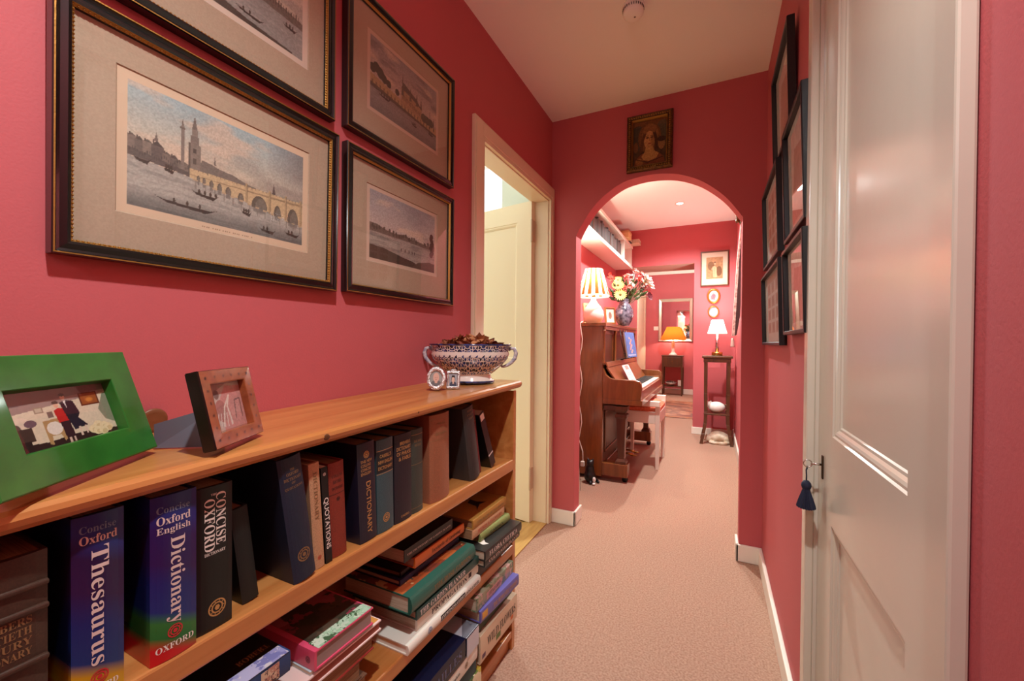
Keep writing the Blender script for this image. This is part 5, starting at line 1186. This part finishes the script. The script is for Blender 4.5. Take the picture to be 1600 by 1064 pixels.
# ------------------------------------------------------------------ lamps
def shade_mat(name, col, transl=.6, emit=0.0):
    if name in MATS: return MATS[name]
    m = bpy.data.materials.new(name); m.use_nodes = True; nt = m.node_tree; nt.nodes.remove(nt.nodes['Principled BSDF'])
    d = nt.nodes.new('ShaderNodeBsdfDiffuse'); tr = nt.nodes.new('ShaderNodeBsdfTranslucent'); mx = nt.nodes.new('ShaderNodeMixShader'); mx.inputs[0].default_value = transl
    d.inputs[0].default_value = (*srgb(col), 1); tr.inputs[0].default_value = (*srgb(col), 1)
    nt.links.new(d.outputs[0], mx.inputs[1]); nt.links.new(tr.outputs[0], mx.inputs[2]); nt.links.new(mx.outputs[0], nt.nodes['Material Output'].inputs[0])
    MATS[name] = m; return m
def bulb(root, z, r=.022):
    m = mat('lit_bulb', (255, 236, 200), .3, emit=((255, 226, 180), 14))
    MB().lathe([(0, r * 1.3), (r * .6, r * 1.1), (r, r * .3), (r * .9, -r * .4), (r * .45, -r * 1.3), (r * .4, -r * 2.0), (0, -r * 2)], 14, (0, 0, z)).build('bulb', m, root)
def table_lamp(name, label, loc, base_prof, base_mat, zs0, zs1, r0, r1, smats, watts, stripes=0, col=WARM, stem=None, zb=None):
    root = thing(name, label, 'table lamp', loc)
    MB().lathe(base_prof, 28).build('base', base_mat, root)
    if stem: MB().lathe(stem[0], 14).build('stem', stem[1], root)
    n = stripes * 2 if stripes else 40; mb = MB(); vs = []
    ks = [(r0 * 1.0, zs0), (r0 * .99, zs0 + .012), (r1 + (r0 - r1) * .5, (zs0 + zs1) / 2), (r1, zs1)]
    for r, z in ks:
        for i in range(n):
            a = 2 * math.pi * i / n; vs.append((r * math.cos(a), r * math.sin(a), z))
    mb.add(vs, [])
    for j in range(len(ks) - 1):
        for i in range(n):
            mb.f.append([j * n + i, j * n + (i + 1) % n, (j + 1) * n + (i + 1) % n, (j + 1) * n + i]); mb.mi.append(0 if (j == 0 or not stripes) else i % 2); mb.sm.append(not stripes)
    mb.build('lamp_shade', smats, root)
    zb = zb or (zs0 * .6 + zs1 * .4)
    bulb(root, zb)
    MB().tube([(-r1, 0, zs1 - .004), (r1, 0, zs1 - .004)], .0015, 6).tube([(0, -r1, zs1 - .004), (0, r1, zs1 - .004)], .0015, 6).tube([(0, 0, zb + .02), (0, 0, zs1 - .003)], .0015, 6).build('shade_carrier', brass, root)
    l = light('table_lamp_light', 'POINT', (loc[0], loc[1], loc[2] + zb + .03), watts, col, .03)
    return root
table_lamp('table_lamp', 'white bulbous ceramic lamp with an orange striped shade on the piano', (-.905, 3.40, 1.2625),
           [(0, 0), (.055, 0), (.060, .006), (.078, .03), (.088, .065), (.083, .10), (.062, .14), (.038, .168), (.024, .19), (.021, .215), (0, .215)], white_glaze, .222, .452, .130, .072,
           [shade_mat('cream_shade', (246, 226, 196), .6), shade_mat('orange_shade', (190, 76, 36), .35)], 42, stripes=13, stem=([(0, .215), (.012, .215), (.012, .26), (0, .26)], brass), zb=.37)
table_lamp('table_lamp', 'slim glass column lamp with a white shade on the tall plant stand', (.040, 5.12, .967),
           [(0, 0), (.055, 0), (.055, .036), (.05, .04), (0, .04)], brass, .245, .395, .098, .056, [shade_mat('white_shade', (250, 238, 226), .6)], 17, col=WARM2, stem=([(0, .04), (.018, .04), (.018, .20), (.012, .205), (.012, .25), (0, .25)], chrome), zb=.345)
table_lamp('table_lamp', 'white stemmed lamp with a mottled amber shade before the mirror', (-.765, 9.36, .843),
           [(0, 0), (.085, 0), (.085, .02), (.05, .045), (.03, .09), (.035, .2), (.026, .3), (.02, .34), (0, .34)], white_glaze, .325, .60, .255, .13,
           [shade_mat('amber_shade', (186, 92, 30), .3)], 24, col=WARM, zb=.40)
c = thing('lamp_cord', 'white lamp flex hanging down the end of the piano', 'cord', (-1.0, 3.25, .2))
g = random.Random(3); pts = [(-.968, 3.40, 1.28), (-.972, 3.30, 1.272), (-.972, 3.246, 1.255)]
for k in range(14): pts.append((-.965 + .012 * math.sin(k * 1.3) + .004 * k * 0, 3.249, 1.2 - k * .068))
pts += [(-.94, 3.24, .22), (-.93, 3.22, .15)]
MB().tube([(a + 1.0, b_ - 3.25, z - .2) for a, b_, z in pts], .004, 6).build('flex', white_satin, c)
MB().box((.055, -.055, -.09), (.085, -.03, -.05)).build('plug', white_satin, c, bevel=.004)

# downlight
t = thing('ceiling_downlight', 'small recessed ceiling spotlight in the far room', 'downlight', frame_of((-.325, 4.58, H2), (1, 0, 0), (0, -1, 0), (0, 0, -1)))
MB().lathe([(.030, .002), (.033, .006), (.045, .006), (.048, 0)], 24).build('rim', white_satin, t)
MB().lathe([(0, .003), (.031, .003)], 24).build('diffuser', mat('lit_lens', (255, 240, 220), .3, emit=((255, 240, 220), 25)), t)

# ------------------------------------------------------------------ vase of flowers
t = thing('vase', 'bulbous mottled blue grey marbled vase on the piano', 'vase', (-.760, 3.96, 1.2625))
MB().lathe([(0, .0), (.045, 0), (.050, .006), (.072, .045), (.088, .10), (.084, .14), (.062, .185), (.048, .205), (.046, .225), (.056, .245), (.058, .248), (.050, .243), (.040, .225), (.042, .20), (.07, .12), (.03, .02), (0, .02)], 32).build('body', mat('marbled_glaze', (44, 48, 66), .15, noise=(34, (140, 144, 160), (1, 1, 1)), coat=.5), t)
bq = thing('flower_bouquet', 'bouquet of cream, coral pink and white flowers in the marbled vase', 'flowers', (-.760, 3.96, 1.48))
stem_m = mat('stem_green', (70, 92, 44), .6); leafm = mat('leaf_green', (74, 90, 44), .5, noise=(20, (48, 64, 34), (1, 1, 1)))
def petals(n, L, wd, cup, m, center=None, cm=None):
    mb = MB()
    for i in range(n):
        M = Matrix.Rotation(2 * math.pi * i / n, 4, 'Z')
        mb.add([(.12 * L, 0, 0), (.5 * L, wd, cup * .4), (L * .9, wd * .6, cup), (L, 0, cup), (L * .9, -wd * .6, cup), (.5 * L, -wd, cup * .4)], [(0, 1, 2, 3, 4, 5)], 0, True, M)
    if center: mb.ball((0, 0, .003), (center, center, center * .6), 10, 5, 1)
    return mb, [m, cm or m]
cream_p = mat('cream_petal', (226, 194, 104), .6); coral_p = mat('coral_petal', (190, 64, 48), .6); white_p = mat('white_petal', (220, 204, 188), .6); pink_p = mat('pink_petal', (206, 112, 94), .6); dark_p = mat('plum_petal', (96, 34, 44), .6); eye = mat('flower_eye', (110, 90, 40), .7)
g = random.Random(21)
def bloom(kind, dx, dy, dz, s=1.0):
    p = Vector((dx, dy, dz)); n = (p + Vector((.10, -.20, .03))).normalized(); q = n.to_track_quat('Z', 'Y').to_matrix().to_4x4(); q.translation = p
    if kind == 'gerbera': mb, ms = petals(18, .055 * s, .008, .008, cream_p, .012, eye)
    elif kind == 'lily': mb, ms = petals(6, .05 * s, .014, .022, white_p, .006, cream_p)
    elif kind == 'plum': mb, ms = petals(12, .042 * s, .012, .016, dark_p, .010, dark_p)
    else:
        mb = MB(); pm = 0
        for j in range(5):
            M = Matrix.Translation((g.uniform(-.02, .02), g.uniform(-.02, .02), g.uniform(-.02, .02))) @ Matrix.Rotation(g.random() * 6, 4, 'Z') @ Matrix.Rotation(g.uniform(-.9, .9), 4, 'X')
            for i in range(5):
                M2 = M @ Matrix.Rotation(2 * math.pi * i / 5, 4, 'Z'); L = .02 * s
                mb.add([(.0, 0, 0), (.5 * L, .4 * L, .003), (L, 0, .008), (.5 * L, -.4 * L, .003)], [(0, 1, 2, 3)], (j + 0) % 2, False, M2)
        ms = [coral_p, pink_p] if kind == 'coral' else [white_p, pink_p]
    o = mb.build({'gerbera': 'gerbera_bloom', 'lily': 'white_bloom', 'plum': 'plum_bloom', 'coral': 'coral_spray', 'white': 'white_spray'}[kind], ms, bq, fix=False, M=q)
    MB().tube([(dx, dy, dz), (dx * .55, dy * .55, dz * .5 + .01), (dx * .12, dy * .12, -.03), (0 + dx * .05, dy * .05, -.12)], .0022, 5).build('stem', stem_m, bq)
def rl(a, b_): return (a * ca, a * sa)      # offset to the right as seen from the hall
def put(kind, r, up, dep=-.04, s=1.0):
    x, y = r * ca + dep * -sa, r * sa + dep * ca; bloom(kind, x, y, up, s)
put('gerbera', -.06, .065, -.09, 1.1); put('gerbera', -.075, .155, -.06, 1.1); put('gerbera', -.055, .215, .02)
for r, u in ((.0, .24), (.03, .255), (.06, .25), (.10, .27), (.14, .25), (.17, .21), (.12, .21), (.08, .19), (.17, .15), (.21, .16), (-.11, .22), (-.14, .24), (.03, .14), (-.02, .13), (-.14, .08), (.22, .11), (.1, .3), (.19, .25)): put('coral', r, u, g.uniform(-.08, .04), 1.1)
for r, u in ((.19, .20), (.215, .18), (.17, .18), (.20, .22), (.225, .15)): put('lily', r, u, -.05, .9)
for r, u in ((.16, .17), (.05, .17)): put('white', r, u, -.05)
put('plum', .215, .055, -.05)
def leafp(r, u, dep, L, m=leafm):
    x, y = r * ca - dep * sa, r * sa + dep * ca; d = Vector((x, y, u + .03)).normalized(); s_ = d.cross(Vector((.2, -.9, .1))).normalized(); base = Vector((x, y, u)) - d * L * .5
    nrm = d.cross(s_); mb = MB()
    mb.add([base, base + d * L * .4 + s_ * L * .18 + nrm * .004, base + d * L, base + d * L * .4 - s_ * L * .18 + nrm * .004, base + d * L * .45 - nrm * .006], [(0, 1, 4), (1, 2, 4), (2, 3, 4), (3, 0, 4)]); mb.build('leaf', m, bq, fix=False)
for k in range(48): leafp(g.uniform(-.12, .18), g.uniform(.02, .22), g.uniform(-.08, .06), g.uniform(.06, .10))

# small things on the piano top
t = thing('photo_frame', 'small wooden photo frame on the piano between the lamp and the vase', 'photo frame', frame_of((-.845, 3.565, 1.2635), (.78, .62, 0), (-.1, .12, .98), Vector((.78, .62, 0)).cross(Vector((-.1, .12, .98)))))
sweep_frame(.10, .15, [(0, 0), (0, .01), (.012, .012), (.014, .004)], [0] * 3).build('frame', mahogany, t); cv = Canvas(30, 40, (206, 190, 176)); cv.ell(.5, .5, .2, .25, (120, 90, 80)); picture('photograph', cv, .074, .124, t, .005, (.013, .013)); MB().box((.002, .002, -.004), (.098, .148, 0)).build('backing', black_matte, t)
t = thing('photo_frame', 'cream framed picture standing behind the lamp at the back of the piano top', 'photo frame', frame_of((-1.06, 3.66, 1.2635), (.5, .86, 0), (-.1, .05, .99), Vector((.5, .86, 0)).cross(Vector((-.1, .05, .99)))))
sweep_frame(.16, .20, [(0, 0), (0, .012), (.022, .014), (.024, .004)], [0] * 3).build('frame', mat('pale_gilt', (206, 184, 130), .5), t); cv = Canvas(30, 40, (170, 150, 130)); cv.ell(.5, .6, .25, .25, (110, 84, 70)); picture('photograph', cv, .116, .156, t, .005, (.022, .022)); MB().box((.002, .002, -.004), (.158, .198, 0)).build('backing', black_matte, t)

def blob(name, mats, parts, parent, voxel=.006, smooth=6, color=None):
    """one continuous body from overlapping balls and tubes"""
    mb = MB()
    for p in parts:
        if p[0] == 'b': mb.ball(p[1], p[2], 16, 10)
        elif p[0] == 't': mb.tube(p[1], p[2], 10)
        elif p[0] == 'c': mb.lathe([(p[3], 0), (p[3] * .55, p[4] * .6), (0.0005, p[4])], 10, M=Matrix.Translation(p[1]) @ Vector((0, 0, 1)).rotation_difference(Vector(p[2])).to_matrix().to_4x4())
    o = mb.build(name, mats, None)
    r = o.modifiers.new('r', 'REMESH'); r.mode = 'VOXEL'; r.voxel_size = voxel; r.use_smooth_shade = True
    s = o.modifiers.new('s', 'SMOOTH'); s.iterations = smooth; s.factor = .5
    bpy.context.view_layer.update(); me = bpy.data.meshes.new_from_object(o.evaluated_get(bpy.context.evaluated_depsgraph_get()))
    o.modifiers.clear(); o.data = me; o.parent = parent
    for p in me.polygons: p.use_smooth = True
    return o
t = thing('cat_ornament', 'black seated cat figure with a white paw on the carpet beside the piano', 'ornament', (-.862, 3.175, 0))
blob('body', [black_matte], [('b', (0, 0, .055), (.045, .05, .055)), ('b', (0, 0, .10), (.036, .04, .05)), ('b', (.005, -.005, .155), (.03, .03, .028)), ('c', (-.012, 0, .168), (-.2, 0, 1), .013, .032), ('c', (.022, 0, .168), (.2, 0, 1), .013, .032), ('t', [(.0, .04, .015), (.05, .04, .012), (.07, 0, .012)], .012), ('b', (.02, -.045, .012), (.014, .02, .012))], t)
MB().ball((.045, -.038, .04), (.014, .012, .02), 10, 7).ball((.046, -.05, .010), (.012, .016, .010), 10, 7).build('white_paw', white_glaze, t)
t = thing('leaning_picture', 'thin dark framed panel leaning on the bookcase edge behind the arch', 'picture', frame_of((-.952, 3.02, 0.0), (.95, -.31, 0), (-.03, -.10, 1), Vector((.95, -.31, 0)).cross(Vector((-.03, -.10, 1)))))
t.matrix_world = frame_of((-.95, 3.03, .001), Vector((.5, -.5, 0)).normalized(), Vector((-.04, -.04, 1)).normalized(), Vector((.5, -.5, 0)).normalized().cross(Vector((-.04, -.04, 1)).normalized()))
sweep_frame(.11, .30, [(0, 0), (0, .012), (.01, .014), (.012, .004)], [0] * 3).build('frame', white_satin, t); MB().box((.002, .002, -.004), (.108, .298, .003)).build('backing', black_matte, t)

# ------------------------------------------------------------------ piano stool
t = thing('piano_stool', 'white painted piano stool with an orange padded seat', 'stool', (-.57, 3.985, 0))
sx, sy = .165, .240
for ax in (-1, 1):
    for ay in (-1, 1): MB().taper((ax * (sx - .022), ay * (sy - .022), 0), (.014, .014), (ax * (sx - .02), ay * (sy - .02), .55), (.020, .020)).build('leg', white_satin, t, bevel=.002)
MB().box((-sx + .04, -sy + .002, .40), (sx - .04, -sy + .022, .50)).box((-sx + .04, sy - .022, .40), (sx - .04, sy - .002, .50)).box((-sx + .002, -sy + .04, .40), (-sx + .022, sy - .04, .50)).box((sx - .022, -sy + .04, .40), (sx - .002, sy - .04, .50)).build('apron', white_satin, t, bevel=.002)
for ay in (-1, 1): MB().box((-sx, ay * sy - .022, .55), (sx, ay * sy + .022, .596)).build('side_rail', white_satin, t, bevel=.004)
seat = MB(); n = 13; vs = []
for j in range(n):
    for i in range(n):
        u, v = i / (n - 1) * 2 - 1, j / (n - 1) * 2 - 1
        vs.append((u * (sx - .004), v * (sy - .024), .530 + .055 * (1 - abs(u) ** 3) ** .6 * (1 - abs(v) ** 4) ** .6))
seat.add(vs, [(j * n + i, j * n + i + 1, (j + 1) * n + i + 1, (j + 1) * n + i) for j in range(n - 1) for i in range(n - 1)], 0, True)
seat.box((-sx + .004, -sy + .024, .50), (sx - .004, sy - .024, .531))
seat.build('cushion', mat('orange_upholstery', (214, 104, 70), .8, noise=(60, (226, 130, 96), (1, 1, 1))), t)

# ------------------------------------------------------------------ far wall things
FY = YF - .001
def far_frame(name, label, x0, z0, w, h, prof, mis, fm, win, cv, cat='picture', y=FY, mount=None, glass=True):
    return wall_picture(name, label, cat, frame_of((x0, y, z0), (1, 0, 0), (0, 0, 1), (0, -1, 0)), w, h, prof, mis, fm, win, cv, None, mount, None, glass)
def lady_print():
    cv = Canvas(80, 100, (170, 130, 92)); cv.tint(1, 6, .25, 10, 12)
    cv.ell(.3, .6, .2, .2, (112, 82, 58), .8); cv.ell(.75, .35, .18, .22, (104, 74, 52), .85)
    cv.poly([(.42, .08), (.40, .5), (.50, .62), (.62, .5), (.62, .3), (.66, .08)], (216, 172, 132)); cv.ell(.52, .70, .055, .06, (216, 170, 136)); cv.ell(.52, .75, .06, .04, (110, 76, 56)); cv.line([(.42, .55), (.34, .45), (.48, .4)], .025, (210, 164, 130)); cv.line([(.5, .5), (.46, .1)], .01, (170, 128, 98)); return cv
far_frame('framed_print', 'dark framed sepia print of a standing woman on the far wall', -.146, 1.785, .302, .415, [(0, 0), (0, .018), (.002, .02), (.012, .02), (.014, .008)], [0] * 4, [mahogany_dark], (.060, .085, .242, .345), lady_print(), mount=mat('ivory_mount', (206, 192, 168), .8))
def oval(name, label, cx, cz, rx, rz, rimw, rim_m, cv):
    t = thing(name, label, 'picture', frame_of((cx, FY, cz - rz), (1, 0, 0), (0, 0, 1), (0, -1, 0)))
    n = 40; rg = [(0, 0), (0, .012), (.2, .020), (.6, .022), (.9, .014), (1, .006)]
    vs = [((rx - rimw * k) * math.cos(2 * math.pi * i / n), rz + (rz - rimw * k) * math.sin(2 * math.pi * i / n), z) for k, z in rg for i in range(n)]
    MB().add(vs, [(j * n + i, j * n + (i + 1) % n, (j + 1) * n + (i + 1) % n, (j + 1) * n + i) for j in range(len(rg) - 1) for i in range(n)], smooth=True).build('frame', rim_m, t)
    a, b_ = rx - rimw + .003, rz - rimw + .003
    picture('print', cv, 2 * a, 2 * b_, t, .0055, (-a, rz - b_), mask=lambda x, y: (x - .5) ** 2 + (y - .5) ** 2 < .25)
    return t
gilt_bright = mat('bright_gilt', (160, 108, 40), .35, .6)
cv = Canvas(50, 60, (190, 174, 160)); 
for x, y, r in ((.4, .45, .16), (.6, .5, .15), (.5, .6, .14), (.55, .3, .12), (.35, .3, .1)): cv.ell(x, y, r, r, (130, 84, 96), .8)
oval('oval_picture', 'larger oval gilt framed flower picture on the far wall', -.002, 1.665, .072, .090, .022, gilt_bright, cv)
cv = Canvas(50, 50, (136, 146, 156)); cv.ell(.5, .65, .16, .14, (226, 220, 206)); cv.ell(.4, .38, .2, .12, (230, 224, 214)); cv.ell(.6, .36, .12, .12, (206, 206, 206)); cv.tint(1, 3, .2)
oval('oval_picture', 'smaller round gilt framed cameo below the oval flower picture', -.001, 1.478, .062, .072, .015, gilt_bright, cv)

# plant stand
t = thing('plant_stand', 'tall slim mahogany plant stand with splayed legs in the far corner', 'plant stand', (.042, 5.12, 0))
MB().box((-.150, -.150, .940), (.150, .150, .966)).build('top', mahogany_dark, t, bevel=.004); MB().box((-.135, -.135, .895), (.135, .135, .94)).build('frieze', mahogany_dark, t, bevel=.002)
for ax in (-1, 1):
    for ay in (-1, 1):
        pts = [(.113, .90), (.112, .55), (.108, .35), (.112, .22), (.128, .11), (.150, 0)]
        mb = MB()
        for (r0, z0), (r1, z1) in zip(pts, pts[1:]): mb.taper((ax * r1, ay * r1, z1), (.016, .016), (ax * r0, ay * r0, z0), (.017, .017))
        mb.build('leg', mahogany_dark, t, bevel=.002)
MB().box((-.128, -.128, .318), (.128, .128, .335)).build('lower_shelf', mahogany_dark, t, bevel=.003)
t = thing('cat_teapot', 'white rounded cat shaped teapot on the lower shelf of the plant stand', 'ornament', (.042, 5.08, .3355))
blob('body', [white_glaze], [('b', (0, 0, .062), (.088, .065, .062)), ('b', (-.075, -.01, .088), (.034, .034, .032)), ('c', (-.092, -.01, .108), (-.2, 0, 1), .013, .032), ('c', (-.062, -.01, .110), (.2, 0, 1), .013, .032)], t)
MB().tube([(.078, -.01, .09), (.105, -.01, .095), (.118, -.01, .075), (.112, -.01, .045), (.085, -.01, .030)], [.011, .010, .010, .010, .011], 10).build('handle', mat('brown_glaze', (120, 84, 62), .2), t)
t = thing('cat_ornament', 'cream and tan figure of a cat sleeping curled up under the plant stand', 'ornament', (.045, 5.09, 0))
tabby = mat('tabby_fur', (230, 218, 196), .9, noise=(16, (190, 164, 134), (1, 1, 1)), bump=(140, .8))
blob('body', [tabby], [('b', (.02, 0, .066), (.105, .078, .066)), ('b', (.085, -.01, .052), (.055, .06, .052)), ('b', (-.075, -.02, .045), (.042, .04, .036)), ('c', (-.10, -.02, .07), (-.3, 0, 1), .015, .03), ('c', (-.062, -.03, .074), (.1, 0, 1), .015, .03), ('b', (-.112, -.03, .034), (.018, .02, .015)), ('t', [(.12, -.03, .02), (.08, -.085, .018), (0, -.095, .016), (-.06, -.08, .016)], [.022, .02, .018, .012]), ('b', (-.05, -.07, .018), (.03, .018, .016))], t, voxel=.005)

# hanging on the right wall
t = thing('wall_hanging', 'narrow patterned textile bell pull with a dark lining on the right wall beyond the arch', 'wall hanging', (XR - .006, 4.2, 1.05))
pt = mat('woven_pale_textile', (206, 176, 160), .9, noise=(40, (150, 112, 104), (1, 1, 1))); dk = mat('dark_lining', (60, 30, 28), .9)
outer = [(-.012, 1.12), (-.022, 1.0), (-.040, .8), (-.052, .55), (-.062, .35), (-.072, .12)]
MB().prism(outer + [(x + .014 + .006 * (1.12 - z), z) for x, z in outer[::-1]], -.06, .06, 'y').build('textile', pt, t)
lin = [(x + .0145 + .006 * (1.12 - z), z) for x, z in outer[1:]]
MB().prism(lin + [(-.036, .13), (-.012, .30), (-.006, .6), (-.004, 1.0)], -.055, .055, 'y').build('lining', dk, t)
MB().tube([(-.008, 0, 1.12), (-.03, 0, 1.16), (-.045, 0, 1.20), (-.03, 0, 1.235), (-.012, 0, 1.22)], [.010, .014, .012, .010, .008], 8).tube([(-.012, -.05, 1.13), (-.014, .05, 1.13)], .009, 8).ball((-.04, 0, 1.15), (.016, .02, .02), 10, 6).build('bracket', gilt_dark, t)
MB().lathe([(0, .10), (.010, .10), (.013, .08), (.016, .03), (.017, .02), (0, .02)], 12, (-.066, 0, 0)).build('tassel', mat('grey_tassel', (190, 160, 146), .9), t)

# ------------------------------------------------------------------ passage: mirror, side table, rug, switch
t = thing('wall_mirror', 'rectangular mirror in a pale silver frame at the end of the passage', 'mirror', frame_of((-1.085, 9.599, 1.135), (1, 0, 0), (0, 0, 1), (0, -1, 0)))
sweep_frame(.69, .93, [(0, 0), (0, .03), (.01, .04), (.055, .03), (.065, .01)], [0] * 4).build('frame', mat('pale_silver_leaf', (196, 180, 160), .35, .5), t)
MB().box((.06, .06, .004), (.63, .87, .010)).build('glass', mat('mirror_silver', (230, 230, 228), .02, 1.0), t)
t = thing('side_table', 'small dark side table with a drawer under the passage mirror', 'side table', (-.765, 9.36, 0))
MB().box((-.215, -.17, .822), (.215, .17, .842)).build('top', mahogany_dark, t, bevel=.003)
MB().box((-.205, -.16, .60), (.205, .16, .822)).build('carcass', mahogany_dark, t); dr = MB().box((-.17, -.166, .63), (.17, -.16, .80)).build('drawer', mahogany_dark, t, bevel=.002); MB().ball((0, -.172, .715), .010, 10, 6).build('knob', brass, dr)
for ax in (-1, 1):
    for ay in (-1, 1): MB().taper((ax * .188, ay * .143, 0), (.012, .012), (ax * .188, ay * .143, .60), (.020, .020)).build('leg', mahogany_dark, t)
MB().box((-.18, -.14, .18), (.18, .14, .20)).build('lower_shelf', mahogany_dark, t)
t = thing('bowl', 'small pale bowl of dark fruit on the side table lower shelf', 'bowl', (-.80, 9.34, .2005))
MB().lathe([(0, .002), (.05, 0), (.10, .045), (.115, .07), (.108, .068), (.05, .012), (0, .01)], 24).build('bowl', mat('grey_white_glaze', (206, 190, 184), .2), t)
mb = MB(); g = random.Random(2)
for k in range(26): a = g.random() * 6.28; r = math.sqrt(g.random()) * .085; mb.ball((r * math.cos(a), r * math.sin(a), .055 + .03 * (1 - r / .09) + .01 * g.random()), (.028, .022, .02), 8, 5)
o = mb.build('dried_pods', mat('dark_pods', (84, 50, 40), .7), None); o.location = (-.80, 9.34, .2045); tag(o, 'dark dried pods heaped in the bowl on the side table', 'potpourri', kind='stuff')
t = thing('small_box', 'small pale box beside the bowl on the side table shelf', 'box', (-.63, 9.36, .2005))
MB().box((-.03, -.03, 0), (.03, .03, .11)).build('body', white_satin, t, bevel=.002); MB().box((-.032, -.032, .09), (.032, .032, .115)).build('lid', white_satin, t, bevel=.002)
t = thing('light_switch', 'white light switch plate left of the passage mirror', 'switch', frame_of((-1.19, 9.5995, 1.38), (1, 0, 0), (0, 0, 1), (0, -1, 0)))
MB().box((0, 0, 0), (.10, .086, .009)).build('plate', white_satin, t, bevel=.003); MB().box((.04, .028, .009), (.06, .058, .014)).build('rocker', white_satin, t, bevel=.002)
rugm = blotch_mat('turkish_rug', [(128, 70, 52), (158, 104, 78), (110, 56, 46), (176, 130, 100), (140, 84, 62), (92, 56, 50)], 9)
t = thing('rug', 'faded red brown patterned rug on the passage carpet', 'rug', (-.55, 7.4, 0))
MB().box((-.75, -.92, .0005), (.62, .92, .010)).build('field', rugm, t)
MB().box((.30, -.9, .0101), (.34, .9, .0108)).box((.50, -.9, .0101), (.53, .9, .0108)).box((-.70, -.86, .0101), (.56, -.82, .0108)).box((-.70, .82, .0101), (.56, .86, .0108)).build('border', mat('rug_border', (186, 128, 84), .9), t)
mb = MB()
for k in range(60): x = -.745 + k * .0227; mb.box((x, -.955, .001), (x + .008, -.92, .004))
mb.build('fringe', mat('rug_fringe', (206, 186, 156), .9), t)
struct(MB().box((-1.38, 8.55, 0), (-1.355, 8.66, 2.06)).box((-1.38, 9.46, 0), (-1.355, 9.57, 2.06)).box((-1.38, 8.55, 2.06), (-1.355, 9.57, 2.16)).box((-1.378, 8.66, 0), (-1.365, 9.46, 2.06)).build('trim_passage_door', cream_satin))
for k, (y, z, w, h, lb) in enumerate(((6.6, 1.50, .26, .34, 'dark framed small picture on the passage left wall, nearer one'), (7.3, 1.20, .24, .50, 'dark framed tall picture on the passage left wall, farther one'))):
    cv = Canvas(20, 26, (206, 180, 160)); cv.ell(.5, .5, .3, .3, (150, 110, 90))
    wall_picture('framed_print', lb, 'picture', frame_of((-1.379, y, z), (0, 1, 0), (0, 0, 1), (1, 0, 0)), w, h, [(0, 0), (0, .018), (.018, .02), (.02, .008)], [0] * 3, [mahogany_dark], (.018, .018, w - .018, h - .018), cv)
